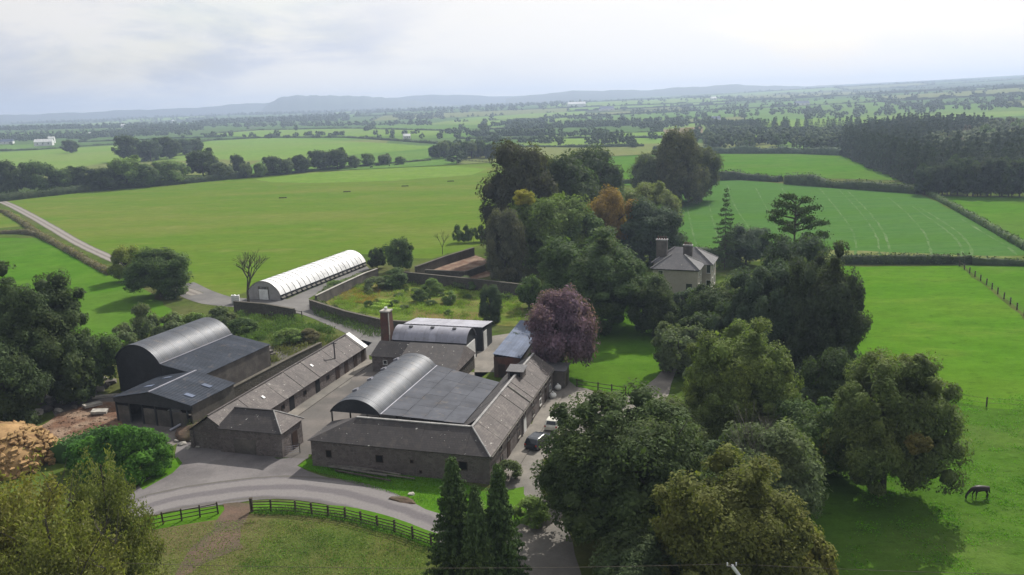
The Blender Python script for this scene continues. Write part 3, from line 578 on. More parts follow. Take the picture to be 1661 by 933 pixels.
# ------------------------------------------------------------ far country: fields, hedges, trees
rf = random.Random(21)
rows = [560, 680, 820, 980, 1190, 1450, 1780, 2200, 2750, 3500, 4400, 5300]
def bnd(i, x):
    d = rows[i]; return d + .075 * d * math.sin(x / (d * .38) + i * 2.1) * (.5 + .5 * math.sin(i * 1.7)) + .03 * d * math.sin(x / (d * .15) + i) + .05 * x * math.sin(i * 2.9)
cols = {}
treespots = []; hedgesegs = []
def in_wood(x, y):
    if y <= 0: return False
    u, v = PX(x, y, Z(x, y))
    if (u < 262 and 236 < v < 300) or (262 <= u < 730 and 226 < v < 300) or (330 < u < 745 and 209 < v < 221) or (745 < u < 1150 and v > 240) or (1195 < u < 1450 and 192 < v < 211): return True
    return (u > 1360 and 175 < v < 262) or (1140 < u < 1400 and 203 < v < 250)
for i in range(len(rows) - 1):
    d = rows[i]; x = -.78 * d; brk = [x]
    while x < .85 * d: x += rf.uniform(.14, .34) * d * (1 if i < 9 else .8); brk.append(x)
    cols[i] = brk
    for j in range(len(brk) - 1):
        x0, x1 = brk[j], brk[j + 1]; sk = rf.uniform(-.05, .05) * d; n = 8; mm = 3; V = []; Fc = []
        for b in range(mm + 1):
            for a in range(n + 1):
                t = a / n; s = b / mm; xx = x0 + (x1 - x0) * t; X = xx; Y = bnd(i, xx) * (1 - s) + bnd(i + 1, xx * (1 + .12 * s)) * s; X = xx * (1 + (.12 if i < 10 else .05) * s)
                V.append((X, Y, Z(X, Y) + .25 + .0002 * d))
        for b in range(mm):
            for a in range(n): q = b * (n + 1) + a; Fc.append((q, q + 1, q + n + 2, q + n + 1))
        right = (x0 + x1) / 2 / d
        u_, v_ = PX((x0 + x1) / 2, d * 1.05, Z((x0 + x1) / 2, d))
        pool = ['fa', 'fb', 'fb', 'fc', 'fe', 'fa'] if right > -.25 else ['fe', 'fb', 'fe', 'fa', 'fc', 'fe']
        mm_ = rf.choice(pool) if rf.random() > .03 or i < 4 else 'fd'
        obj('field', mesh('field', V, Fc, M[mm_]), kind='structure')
        lo_ = [(x0 + (x1 - x0) * a / 6, bnd(i, x0 + (x1 - x0) * a / 6)) for a in range(7)]; sd_ = [V[b * (n + 1)][:2] for b in range(mm + 1)]
        hedgesegs.append((d, lo_)); hedgesegs.append((d, sd_))
for d, pl in hedgesegs:
    for a, b in zip(pl[:-1], pl[1:]):
        ln = math.dist(a, b); n = int(ln / (14 if d < 1500 else 17 if d < 3000 else 28) * rf.uniform(.0, 1.6))
        for k in range(n):
            t = rf.random(); treespots.append((a[0] + (b[0] - a[0]) * t, a[1] + (b[1] - a[1]) * t, d))
nh = 0
for d, pl in sorted(hedgesegs, key=lambda q: q[0]):
    if any(in_wood(*p) for p in pl[1:-1]) or rf.random() < .12: continue
    if d < 1450 and nh < 150:
        leafstrip('hedge', pl, rf.uniform(1.8, 3.6), 3, .05 if d > 900 else .12, .7, (.03, .045, .02), 'dark hedge dividing distant green fields', 'field hedges in the distance', seed=nh, mat='farleaf', hv=.4); nh += 1
far_h = [pl for d, pl in hedgesegs if d >= 1540 or True]
# the remaining hedge lines, too far to tell apart
V = []; Fc = []
for d, pl in hedgesegs:
    if d < 1450 or rf.random() < .2 or any(in_wood(*p) for p in pl[1:-1]): continue
    h = rf.uniform(3, 6); w = 4 + d * .002
    for a, b in zip(pl[:-1], pl[1:]):
        n = 4
        for k in range(n):
            p = (a[0] + (b[0] - a[0]) * k / n, a[1] + (b[1] - a[1]) * k / n); q = (a[0] + (b[0] - a[0]) * (k + 1) / n, a[1] + (b[1] - a[1]) * (k + 1) / n); i0 = len(V); hh = h * rf.uniform(.6, 1.5)
            for c in (p, q):
                z = Z(*c); V += [(c[0] - w / 2, c[1] - w / 2, z - .5), (c[0], c[1], z + hh), (c[0] + w / 2, c[1] + w / 2, z - .5)]
            Fc += [(i0, i0 + 1, i0 + 4, i0 + 3), (i0 + 1, i0 + 2, i0 + 5, i0 + 4), (i0, i0 + 2, i0 + 1), (i0 + 3, i0 + 4, i0 + 5)]
o = obj('far_hedgerows', mesh('far_hedgerows', V, Fc, M['farleaf']), kind='stuff'); o.color = (.028, .042, .02, 1); o['label'] = 'faint hedge lines across the hazy farmland'
treespots = [t for t in treespots if not in_wood(t[0], t[1]) and abs(t[0]) < t[1] * .72]
treespots.sort(key=lambda t: t[1])
cnt = 0; pls = []
for (x, y, d) in treespots:
    h = rf.uniform(5, 9) if rf.random() < .75 else rf.uniform(9, 14); r = h * rf.uniform(.42, .65)
    if cnt < 240:
        g = rf.uniform(.8, 1.25); tree(0, 0, 0, 0, 'far', (.032 * g, .048 * g, .018 * g), 'small tree in the hedgerows of the distant fields', 'hedgerow_tree', 'trees in the distant hedgerows', xy=(x, y), h=h, r=r); cnt += 1
    else: pls.append((x, y, h * (1.2 if d > 2500 else 1), r * (1.5 if d > 2500 else 1)))
# belts of woodland on the plain
belts = []
def belt(u0, v0, u1, v1, dep, n, h=11):
    if u0 >= 900: n = int(n * .6); h *= .85
    for i in range(n):
        t = rf.random(); x, y = G(u0 + (u1 - u0) * t, v0 + (v1 - v0) * t); s = rf.uniform(0, dep); k = math.hypot(x, y); belts.append((x * (1 + s / k), y * (1 + s / k), h * rf.uniform(.7, 1.3), h * rf.uniform(.35, .6)))
belt(0, 232, 300, 219, 260, 150); belt(200, 216, 330, 214, 300, 120, 14); belt(330, 203, 565, 197, 700, 260, 18); belt(-60, 215, 230, 208, 700, 150, 13); belt(380, 190, 700, 182, 1400, 260, 18)
belt(640, 196, 720, 194, 500, 70, 14); belt(700, 186, 950, 176, 1500, 200, 16); belt(820, 212, 960, 208, 120, 50, 11); belt(940, 212, 1180, 208, 240, 140, 13); belt(1010, 190, 1300, 184, 600, 150, 14)
belt(1280, 198, 1661, 178, 500, 200, 14); belt(1200, 172, 1661, 158, 1500, 200, 16); belt(1000, 172, 1250, 166, 900, 110, 15); belt(880, 196, 1010, 194, 200, 40, 12); belt(-60, 200, 400, 190, 2500, 220, 18)
belt(1160, 207, 1230, 205, 60, 30, 11)
belt(-60, 213, 340, 207, 300, 260, 15); belt(-60, 226, 210, 221, 120, 90, 12); belt(300, 208, 700, 204, 200, 150, 12); belt(-60, 203, 600, 196, 800, 260, 16); belt(600, 222, 760, 218, 60, 20, 9)
belt(340, 224, 745, 226, 12, 26, 7); belt(590, 215, 610, 208, 40, 10, 10); belt(480, 222, 560, 221, 20, 14, 9); belt(760, 222, 1000, 224, 40, 50, 10); belt(760, 232, 1040, 236, 14, 26, 8); belt(800, 206, 900, 200, 60, 40, 12)
lo = [p for p in pls + belts if p[1] < 1500]; hi_ = [p for p in pls + belts if p[1] >= 1500]
mass('far_woods', 'massed1', lo, (.034, .050, .022), label='belts of trees across the distant plain')
mass('farthest_woods', 'farbush0', hi_, (.034, .050, .022), label='woods and hedge trees fading into the haze')
# hills on the skyline
def hills(name, pts, dist, depth, m=M['hill']):
    """rolling ridge: pts are (bearing px, skyline px) read off the photograph; a rounded body of real depth"""
    V = []; Fc = []; us = np.linspace(pts[0][0], pts[-1][0], 90); vs = np.interp(us, [p[0] for p in pts], [p[1] for p in pts]); K = 9
    for i, (u, v) in enumerate(zip(us, vs)):
        k = ray(u, v); k = k / math.hypot(k[0], k[1]); top = CH + k[2] * dist + 3 * math.sin(i * .9) + 2 * math.sin(i * 2.3); g = 0
        top = max(top, 5)
        for j in range(K):
            t = j / (K - 1); r = dist + depth * (t - .5); pr = math.sin(math.pi * t) ** .7; V.append((k[0] * r, k[1] * r, -20 + (top + 20) * pr if 0 < j < K - 1 else -20))
    for i in range(89):
        for j in range(K - 1): a = i * K + j; Fc.append((a, a + K, a + K + 1, a + 1))
    obj(name, mesh(name, V, Fc, m, True), kind='structure')
hills('hill', [(395, 184), (425, 178), (440, 165), (455, 158), (475, 155), (530, 155), (590, 156), (640, 160), (700, 166), (740, 172)], 5750, 900)
hills('hills', [(-300, 200), (0, 187), (120, 183), (220, 178), (300, 176), (400, 168), (480, 164), (650, 158), (700, 153), (800, 156), (900, 156)], 6500, 700)
hills('hills', [(820, 160), (880, 152), (940, 147), (1050, 146), (1120, 141), (1200, 137), (1260, 140), (1400, 138), (1500, 134), (1661, 129), (1900, 126)], 5500, 900)
# cottages and farmsteads on the plain
def far_house(u, v, w, d, h, label, roof='slate_grey', rz=.2, wall='white'):
    x, y = G(u, v); t = empty('distant_house', (x, y, Z(x, y)), rz, label, 'house', 'white houses on the distant plain')
    box('wall', -w / 2, w / 2, -d / 2, d / 2, 0, h, M[wall], t)
    r = h + d * .42; vv = [(-w / 2, -d / 2 - .3, h - .1), (w / 2, -d / 2 - .3, h - .1), (w / 2, d / 2 + .3, h - .1), (-w / 2, d / 2 + .3, h - .1), (-w / 2, 0, r), (w / 2, 0, r)]
    obj('roof', mesh('roof', vv, [(0, 1, 5, 4), (2, 3, 4, 5), (0, 4, 3), (1, 2, 5), (0, 3, 2, 1)], M[roof]), t)
    box('chimney', -w * .3, -w * .3 + .8, -.4, .4, r - .6, r + 1.1, M[wall], t)
    for k in range(3): box('window', -w * .33 + k * w * .3, -w * .33 + k * w * .3 + 1.1, -d / 2 - .04, -d / 2 + .05, h * .4, h * .75, M['dark'], t)
far_house(935, 174, 60, 16, 10, 'long white building on the far plain above the clump of trees', 'white'); far_house(918, 160, 40, 14, 12, 'small white house uphill of the long white building', 'white')
far_house(984, 180, 40, 14, 6, 'pale low shed on the plain beyond the wood', 'metal_pale')
far_house(72, 237, 24, 9, 6, 'white farmhouse beyond the lone field tree, largest of its farmstead', 'white'); far_house(84, 233, 10, 6, 8, 'narrow white gabled house at the distant farmstead', 'white')
far_house(150, 222, 12, 8, 5, 'small white cottage above the field with the lone tree', 'white'); far_house(10, 234, 22, 9, 4, 'low pale shed at the edge of the distant farmstead', 'metal_pale')
far_house(200, 208, 10, 8, 7, 'white cottage among dark woods on the plain', 'white'); far_house(281, 200, 9, 8, 10, 'white gable showing through the far dark woods', 'white')
far_house(660, 226, 9, 6, 4, 'tiny white cottage by a clump in the middle fields', 'white'); far_house(1300, 172, 34, 12, 6, 'long pale shed on the rising farmland', 'metal_pale')
far_house(1157, 163, 20, 12, 7, 'pale farmhouse on the far rising farmland', 'white'); far_house(1160, 198, 14, 8, 5, 'pale barn behind the belt of trees', 'metal_pale'); far_house(697, 170, 24, 14, 9, 'white house far off below the skyline', 'white')
# ------------------------------------------------------------ field-scale hedges and trees (middle distance)
DK = (.030, .044, .018); MDK = (.042, .066, .022); MG = (.068, .102, .030); YG = (.085, .105, .022); GG = (.062, .080, .038); OR = (.12, .080, .022); PU = (.092, .060, .082); BL = (.034, .050, .030)
def hedge(px, h, w, col, label, dens=3., ls=.25, seed=1, hv=.25, name='hedge', group=None, cat='hedge', mat='leaf'):
    return leafstrip(name, [G(*p) for p in px], h, w, dens, ls, col, label, group, cat, seed, mat, hv)
hedge([(-60, 334), (0, 327), (150, 310), (300, 298), (400, 288)], 4.0, 5, DK, 'low dark hedge under the row of trees along the far edge of the big pasture', .8, .5, 2)
hedge([(400, 288), (500, 279), (600, 269), (698, 261)], 1.8, 2.5, DK, 'thin hedge closing the far side of the pale oval pasture', .8, .5, 3)
hedge([(1150, 293), (1200, 291), (1266, 295)], 4, 5, DK, 'shorter bushy hedge between the two green fields, near the tree clump', 1, .5, 4, .35)
hedge([(1276, 298), (1340, 303), (1420, 309), (1490, 314)], 4, 5, DK, 'longer bushy hedge between the two green fields, ending at the forest corner', 1, .5, 5, .4)
hedge([(1502, 314), (1540, 334), (1600, 368), (1690, 420)], 2, 2, MDK, 'low straight hedge running diagonally beside the striped field', 1.5, .35, 6, .15)
hedge([(1348, 428), (1450, 428), (1574, 428)], 2.4, 2.4, DK, 'clipped dark hedge between the bright pasture and the striped field', 3, .3, 7, .08)
hedge([(1576, 429), (1661, 431), (1900, 436)], 1.8, 2.0, DK, 'lower hedge continuing beyond the post fence corner', 2.5, .3, 8, .12)
hedge([(1060, 424), (1120, 420), (1200, 424)], 3, 3, BL, 'shadowed hedge behind the stone house', 2, .3, 9, .2)
hedge([(1060, 249), (1140, 249), (1290, 249), (1365, 252)], 5, 6, BL, 'rounded dark hedge along the foot of the plantation', .5, .7, 10, .3, mat='farleaf')
hedge([(-46, 342), (8, 345), (38, 363), (66, 384), (112, 408), (152, 430), (182, 446)], 1.3, 2.6, (.075, .068, .035), 'brown overgrown bank beside the gravel track', 3.5, .25, 11, .3)
hedge([(-80, 378), (0, 379), (40, 379), (66, 383)], 1.6, 2.6, (.06, .055, .032), 'brown hedge bank meeting the track bank at a corner', 3, .25, 12, .3)
hedge([(960, 300), (1040, 297)], 2.2, 2.5, DK, 'short dark hedge glimpsed between the tree clumps', 1, .4, 13)
hedge([(232, 263), (262, 250), (288, 237)], 3, 4, DK, 'hedge between the two pale far fields', .8, .5, 21, .4, mat='farleaf')
hedge([(290, 236), (345, 228), (440, 224), (560, 224), (640, 229), (735, 236)], 3, 4, DK, 'long dark hedge above the pale far field', .5, .6, 22, .4, mat='farleaf')
hedge([(330, 219), (420, 212), (560, 209), (745, 214)], 3, 5, DK, 'far hedge along the top of the pale strip field', .3, .8, 23, .4, mat='farleaf')
hedge([(-40, 247), (60, 244), (140, 238), (205, 234)], 2.5, 4, DK, 'hedge between the farmstead and the lone tree field', .5, .6, 24, .4, mat='farleaf')
hedge([(745, 226), (840, 227), (1000, 224), (1140, 226)], 2.6, 4, DK, 'nearer hedge across the fields behind the central clump', .5, .6, 25, .4, mat='farleaf')
hedge([(745, 236), (860, 239), (960, 240), (1045, 238)], 2.6, 4, DK, 'hedge just behind the tops of the central clump', .5, .6, 26, .4, mat='farleaf')
# the trees along the far side of the big pasture
rt = random.Random(8)
NAMES = ['dark round tree', 'spreading green tree', 'pale green tree', 'bushy dull green tree', 'tall dark tree']
TL = [(-20, 318, 262, 30, DK, 'dark tree cut by the photo edge in the row behind the big pasture'), (22, 318, 255, 26, DK, 'tall dark tree near the start of the row behind the pasture'), (68, 314, 256, 30, MDK, 'round dark green tree below the distant farmstead'),
      (105, 312, 268, 24, MDK, 'low green tree under the lone field tree'), (140, 309, 266, 26, DK, 'dark tree filling the dip in the row behind the pasture'), (175, 308, 268, 26, DK, 'dark spreading tree beside the broad pale one'),
      (208, 305, 250, 30, MG, 'broad pale green tree with bumpy top in the pasture row'), (240, 303, 262, 24, MDK, 'shaded tree between two pale green trees'), (280, 298, 256, 30, MG, 'rounded pale green tree with bright sunlit side'),
      (330, 288, 238, 26, DK, 'tallest dark tree of the row behind the pasture'), (362, 291, 260, 20, GG, 'grey green rounded tree beside the tallest dark one'), (388, 285, 247, 12, DK, 'narrow dark tree between grey green ones'),
      (400, 289, 262, 11, GG, 'small grey green tree in the row, left half of a pair'), (424, 287, 262, 12, MG, 'small round green tree, second of the pair'), (445, 284, 250, 18, DK, 'dark tree with flat crown behind the hedge'),
      (466, 283, 255, 12, GG, 'small grey tree in front of a dark pair'), (490, 280, 248, 17, DK, 'dark tree above the edge of the oval pasture'), (520, 276, 240, 20, DK, 'large dark tree at the head of the oval pasture'),
      (548, 275, 238, 20, DK, 'dense dark tree beside the shorter grey one'), (575, 273, 250, 11, GG, 'young round tree with pale top above the cattle'), (598, 270, 246, 12, MG, 'young light green round tree near the cattle'), (625, 268, 248, 12, GG, 'grey green young tree nearest the end of the hedge'),
      (650, 267, 252, 10, MG, 'little round tree standing last in the pasture row')]
for (u, b, t_, w, c, lb) in TL: tree(u, b, t_, w, 'mid', c, lb, 'hedgerow_tree')
for i, (u, b, t_, w) in enumerate([(212, 262, 215, 22), (245, 262, 222, 20), (275, 258, 218, 24), (300, 252, 222, 16), (318, 250, 222, 14)]):
    tree(u, b, t_, w, 'mid', (DK, BL)[i % 2], 'dark tree in the clump between the two pale far fields', 'clump_tree', 'dark clump between the pale far fields')
for i in range(16):
    tree(705 + i * 7.5, 258 - rt.uniform(0, 4), 226 + rt.uniform(-3, 9), 11, 'mid', (BL, MDK, GG)[i % 3], 'bluish tree in the copse beyond the oval pasture', 'copse_tree', 'copse beyond the oval pasture')
tree(116, 249, 225, 13, 'mid', DK, 'lone round tree standing in the middle of a pale field', 'field_tree')
for (u, b, t_, w, lb) in [(375, 222, 211, 5, 'small tree on the hedge line above the wide pale field'), (480, 213, 201, 4, 'tiny round tree on the skyline side of the pale strip'), (1047, 205, 190, 8, 'round tree standing alone on a far green rise'), (1060, 216, 200, 9, 'dark tree beside the alone round tree on the rise')]:
    tree(u, b, t_, w, 'far', DK, lb, 'field_tree')
# wood of broadleaves and the conifer plantation at the east side
def wood():
    q = []
    for i in range(900):
        u = rf.uniform(1370, 1800); v = rf.uniform(196, 316)
        edge = 250 + (u - 1372) * (62 / 130.) if u < 1500 else 316
        if v > min(edge, 318): continue
        x, y = G(u, v); q.append((x, y, u, v))
    q.sort(key=lambda t: t[1]); keep = []
    for (x, y, u, v) in q:
        if all((x - a) ** 2 + (y - b) ** 2 > 36 for a, b, *_ in keep): keep.append((x, y, u, v))
    return keep
# edge row of the plantation: tall conifers one can tell apart
edge = []
for a, b in (((1366, 250), (1420, 274)), ((1420, 274), (1505, 306))):
    for k in range(22): t = k / 22; edge.append((a[0] + (b[0] - a[0]) * t, a[1] + (b[1] - a[1]) * t))
for (u, v) in edge:
    x, y = G(u + 3, v - 1)
    tree(0, 0, 0, 0, 'farcon', (.034, .047, .028), 'straight dark conifer in the plantation edge', 'plantation_conifer', 'conifers along the plantation edge', xy=(x + rf.uniform(-2, 2), y + rf.uniform(-2, 3)), h=rf.uniform(15, 19), r=rf.uniform(3, 4.2))
for k in range(30):
    u = 1506 + k * 9; x, y = G(u, 317 + (u - 1506) * .02)
    if 1660 < u: tree(0, 0, 0, 0, 'far', DK, 'dark tree along the lower forest edge', 'forest_edge_tree', 'trees along the lower forest edge', xy=(x, y), h=11, r=5); continue
    tree(u, 0, 0, 0, 'mid', (BL, DK, (.030, .040, .028))[k % 3], 'dark tree along the lower forest edge', 'forest_edge_tree', 'trees along the lower forest edge', xy=(x, y + rf.uniform(0, 5)), h=rf.uniform(9, 13) * (1.3 if k > 5 else 1), r=rf.uniform(3.5, 5.5))
pc = []; pb = []; rows_ = 0
y0 = 0
for iy in range(60):
    for ix in range(70):
        y = 318 + iy * 10.5 + rf.uniform(-2, 2); x = 150 + ix * 9 + rf.uniform(-2, 2); u, v = PX(x, y, Z(x, y))
        if u > 1850 or v > 316 or v < 213 + max(0, 1460 - u) * .28 or u < 1366: continue
        lim = 250 + (u - 1366) * .41 if u < 1500 else 315
        if v > lim: continue
        if u > 1545 + 50 * math.sin(v / 11) + rf.uniform(-25, 25) and v < 262 + 10 * math.sin(u / 30): pb.append((x, y, rf.uniform(10, 16), rf.uniform(5, 7.5)))
        else: pc.append((x, y, rf.uniform(15, 19), rf.uniform(3.4, 4.6)))
mass('plantation', 'farcon0', pc[::2], (.040, .052, .034), label='dense dark conifer plantation seen over its tops')
mass('plantation', 'farcon0', pc[1::2], (.032, .044, .028), label='dense dark conifer plantation behind its edge trees')
bt = pb[::7][:40]
for (x, y, h, r) in bt: tree(0, 0, 0, 0, 'far', rf.choice([GG, MG, (.06, .055, .035)]), 'rounded paler tree among the dark forest', 'forest_tree', 'rounded trees among the dark forest', xy=(x, y), h=h + 2, r=r)
mass('broadleaf_wood', 'massed2', [p for p in pb if p not in bt], (.045, .058, .028), label='mixed broadleaf wood above the plantation')
# wood in the middle right with lighter rounded trees
mm_ = []
for i in range(170):
    u = rf.uniform(1145, 1400); v = rf.uniform(216, 244); x, y = G(u, v); mm_.append((x, y, rf.uniform(8, 12), rf.uniform(4, 6)))
for (x, y, h, r) in mm_[:60]: tree(0, 0, 0, 0, 'far', rf.choice([GG, MDK, BL, DK]), 'rounded tree in the wood beyond the green field', 'wood_tree', 'rounded trees of the wood beyond the green field', xy=(x, y), h=h, r=r)
mass('wood', 'massed0', mm_[60:], DK, label='shadowed wood beyond the green field')
cc = []
for i in range(110): x, y = G(rf.uniform(1145, 1440), rf.uniform(209, 214)); cc.append((x, y, rf.uniform(10, 15), 4))
mass('conifer_belt', 'farcon0', cc, (.030, .046, .020), label='belt of pointed trees in front of the long pale field')
patch('field', [(1205, 203), (1260, 197), (1330, 193), (1445, 193), (1440, 206), (1330, 209), (1225, 209)], M['olive2'], 1.2, 1)
patch('field', [(330, 219), (400, 212), (520, 210), (620, 209), (745, 214), (700, 221), (560, 223), (420, 224)], M['fa'], .8, 1)
patch('field', [(690, 203), (760, 192), (860, 185), (950, 181), (945, 190), (900, 200), (800, 205)], M['fa'], 1.2, 1)
patch('field', [(1075, 212), (1140, 206), (1140, 222), (1085, 224)], M['fd'], 1.2, 1)
# ------------------------------------------------------------ specimen trees round the farm
for a in [
 (70, 648, 443, 88, 'broad', DK, 'massive dark tree at the photo edge behind the round roofed shed'), (15, 690, 545, 62, 'broad', DK, 'dark tree below the massive one, at the photo edge'),
 (165, 632, 532, 42, 'mid', MDK, 'dull green tree touching the round roofed shed'), (118, 655, 560, 40, 'mid', DK, 'shadowy tree between the massive one and the shed'),
 (208, 456, 393, 27, 'mid', YG, 'yellow topped tree beside the track'), (262, 482, 398, 48, 'broad', MDK, 'round dark green tree overhanging the track bend'),
 (648, 440, 381, 24, 'mid', MDK, 'round green tree at the end of the polytunnel'), (612, 436, 398, 15, 'mid', DK, 'small dark tree against the polytunnel end'),
 (848, 420, 238, 60, 'tall', (.034, .036, .022), 'very tall dark tree facing the big pasture'), (905, 400, 244, 64, 'broad', DK, 'tall dark tree behind the light green crown'), (960, 365, 245, 48, 'tall', DK, 'dark tree at the back of the central clump'),
 (925, 385, 277, 34, 'broad', (.10, .135, .055), 'light green domed tree in the central clump'), (893, 440, 302, 62, 'broad', (.062, .090, .022), 'broad green tree with a yellow patch on its crown'),
 (993, 425, 300, 44, 'broad', OR, 'orange autumn tree in the central clump'), (1057, 390, 288, 42, 'broad', (.085, .10, .04), 'olive green tree behind the stone house'),
 (1055, 430, 328, 52, 'broad', BL, 'bluish dark tree rising over the house chimney'), (960, 530, 378, 92, 'broad', (.040, .062, .024), 'widest dark green tree, beside the stone house'),
 (820, 458, 343, 32, 'tall', (.055, .058, .038), 'grey green tree beside the gravel court'), (1064, 330, 238, 40, 'broad', (.055, .07, .035), 'grey green tree of the group across the lane'),
 (1100, 333, 213, 40, 'tall', (.052, .055, .028), 'tallest tree of the group beside the striped field'), (1127, 325, 228, 36, 'broad', (.044, .052, .024), 'dark round tree nearest the striped field'),
 (910, 606, 462, 54, 'broad', PU, 'purple leaved beech beside the lawn'), (1210, 430, 362, 38, 'broad', BL, 'dark blunt tree between the spruce and the cedar'),
 (1060, 545, 452, 40, 'broad', DK, 'dark tree in front of the stone house'), (1165, 565, 452, 52, 'broad', DK, 'dark tree hiding the foot of the house'), (1118, 530, 462, 34, 'mid', BL, 'dark tree covering the lower corner of the house'), (1100, 606, 520, 42, 'mid', GG, 'small grey green tree at the lawn edge'),
 (1240, 610, 425, 72, 'broad', BL, 'big bluish black tree below the cedar'), (1325, 625, 408, 68, 'broad', (.030, .040, .022), 'huge dark tree edging the bright pasture'), (1285, 560, 388, 60, 'tall', BL, 'dark conical mass carrying up to the cedar'), (1355, 600, 500, 36, 'mid', (.040, .055, .028), 'lower dark tree against the bright pasture'),
 (1150, 665, 575, 46, 'mid', DK, 'dark tree filling the gap behind the spreading green tree'), (1275, 690, 600, 56, 'mid', BL, 'dark tree between the spreading green tree and the oak'), (1345, 700, 560, 46, 'broad', DK, 'tall dark tree closing the gap beside the oak'), (1130, 590, 500, 40, 'mid', DK, 'dark tree above the lawn path'),
 (1240, 770, 690, 60, 'mid', MDK, 'green tree under the spreading green tree'), (1160, 830, 700, 60, 'mid', DK, 'dark tree joining the enormous tree to the grey one'), (880, 350, 252, 40, 'mid', DK, 'dark tree filling the back of the central clump'), (1010, 370, 300, 40, 'mid', MDK, 'green tree behind the orange one'), (935, 440, 335, 50, 'mid', MDK, 'mid green tree in the heart of the central clump'),
 (1195, 720, 528, 88, 'broad', (.066, .088, .026), 'spreading green tree with yellowish top below the dark group'), (1432, 800, 568, 98, 'broad', (.058, .076, .026), 'wide oak alone in the pasture, its shadow on the grass'),
 (1315, 770, 640, 62, 'broad', MDK, 'dull green tree squeezed between the oak and the grey tree'), (1022, 890, 640, 138, 'broad', (.036, .052, .020), 'enormous dark tree over the drive'), (905, 815, 742, 30, 'mid', (.075, .075, .028), 'brownish green tree at the parked cars'),
 (1245, 850, 683, 78, 'broad', GG, 'grey green tree behind the dead branches'), (1180, 1010, 752, 130, 'broad', (.064, .070, .020), 'yellow brown tree at the bottom of the photo'), (1080, 760, 660, 75, 'broad', (.05, .065, .024), 'green tree behind the enormous dark one'),
 (1290, 1010, 850, 60, 'mid', (.085, .085, .026), 'olive brown small tree at the pasture corner'), (1040, 1000, 860, 80, 'broad', (.035, .05, .022), 'shadowed tree over the drive mouth at the bottom of the photo'),
 ]:
    q = tree(*a)
    if 'yellow patch' in a[-1]: q.rotation_euler.z = 0; hh_ = q.children[0].scale.z; ww_ = q.children[0].scale.x; patchcrown(q, -ww_ * .28, -ww_ * .1, hh_ * .72, ww_ * .28, (.16, .15, .02))
    if 'oak' in a[-1]: q.rotation_euler.z = 0; hh_ = q.children[0].scale.z; patchcrown(q, .5, -q.children[0].scale.x * .38, hh_ * .40, 2.8, (.080, .072, .022))
tree(744, 960, 746, 56, 'dense', (.034, .055, .020), 'dense dark conifer beside the lane, nearer the fence end', 'conifer_tree'); tree(778, 985, 792, 44, 'dense', (.036, .056, .020), 'shorter dark conifer squeezed between the two taller ones', 'conifer_tree'); tree(814, 962, 758, 50, 'dense', (.036, .058, .020), 'dense dark conifer beside the drive entrance', 'conifer_tree')
tree(50, 1060, 732, 150, 'airy', (.085, .082, .022), 'yellowing willowy tree filling the bottom corner', 'willow_tree'); tree(195, 985, 728, 84, 'airy', (.070, .080, .024), 'yellow green willowy tree with thin upright shoots', 'willow_tree'); tree(-30, 1010, 745, 110, 'airy', (.080, .078, .020), 'willowy yellow brown tree cut by the photo corner', 'willow_tree'); tree(130, 1120, 800, 140, 'airy', (.075, .080, .022), 'pale green willowy tree lowest in the corner', 'willow_tree')
tree(1175, 438, 307, 27, 'sparse', (.035, .055, .022), 'thin spruce rising beside the stone house', 'spruce_tree'); tree(1283, 520, 320, 66, 'cedar', (.036, .056, .022), 'old cedar with flat branches against the striped field', 'cedar_tree')
tree(796, 524, 464, 18, 'tall', (.036, .055, .030), 'dark pointed tree in the walled garden', 'garden_tree'); tree(858, 500, 443, 22, 'mid', MDK, 'leafy tree at the corner of the walled garden', 'garden_tree')
for a in [(235, 552, 484, 26, 'bush', GG, 'grey green shrub behind the round roofed shed, under the field'), (278, 560, 503, 30, 'bush', GG, 'wide grey shrub above the round roof'), (318, 545, 500, 24, 'bush', MG, 'green shrub above the round roof ridge'), (358, 535, 492, 28, 'bush', GG, 'grey shrub beside the sunken wall'),
          (200, 575, 520, 26, 'bush', GG, 'pale shrub at the corner of the round roofed shed'), (395, 545, 510, 24, 'bush', MDK, 'dark shrub in the hollow by the lane'), (150, 600, 560, 30, 'bush', MDK, 'low dark shrub beside the shed gable'),
          (640, 465, 432, 26, 'bush', MDK, 'green shrub inside the garden by the round tree'), (610, 470, 445, 20, 'bush', GG, 'grey shrub in the garden corner'), (700, 478, 448, 18, 'bush', MG, 'light shrub in the garden bed'), (752, 466, 446, 18, 'bush', GG, 'grey rose shrub below the gravel court'),
          (775, 470, 450, 16, 'bush', MDK, 'dark shrub by the court wall'), (680, 490, 466, 15, 'bush', MDK, 'dark shrub in the middle of the garden'), (730, 492, 470, 13, 'bush', MG, 'small green shrub beside the garden bench'), (545, 470, 452, 16, 'bush', MG, 'green shrub against the garden wall'),
          (835, 575, 535, 18, 'bush', BL, 'shrub leaning over the pale blue roof'), (875, 590, 555, 26, 'bush', DK, 'dark shrub under the purple beech'), (575, 752, 722, 14, 'bush', (.03, .05, .02), 'small bush growing against the barn wall'),
          (1100, 520, 490, 22, 'bush', MG, 'bright shrub at the top of the lawn'), (1000, 655, 635, 20, 'bush', MG, 'green shrub at the lawn fence'), (825, 780, 742, 24, 'bush', (.045, .06, .022), 'shrub at the end wall of the barn'), (860, 850, 800, 32, 'bush', MG, 'light green bush beside the drive'), (770, 860, 812, 30, 'bush', MG, 'light green bush between the two conifers'),
          (470, 560, 528, 26, 'bush', MG, 'pale shrub on the bank above the cottage row'), (500, 555, 530, 20, 'bush', (.08, .075, .04), 'brownish shrub on the bank by the lane')]:
    tree(*a, name='garden_shrub' if 430 < a[1] < 530 and a[0] > 500 else 'shrub', cat='shrub')
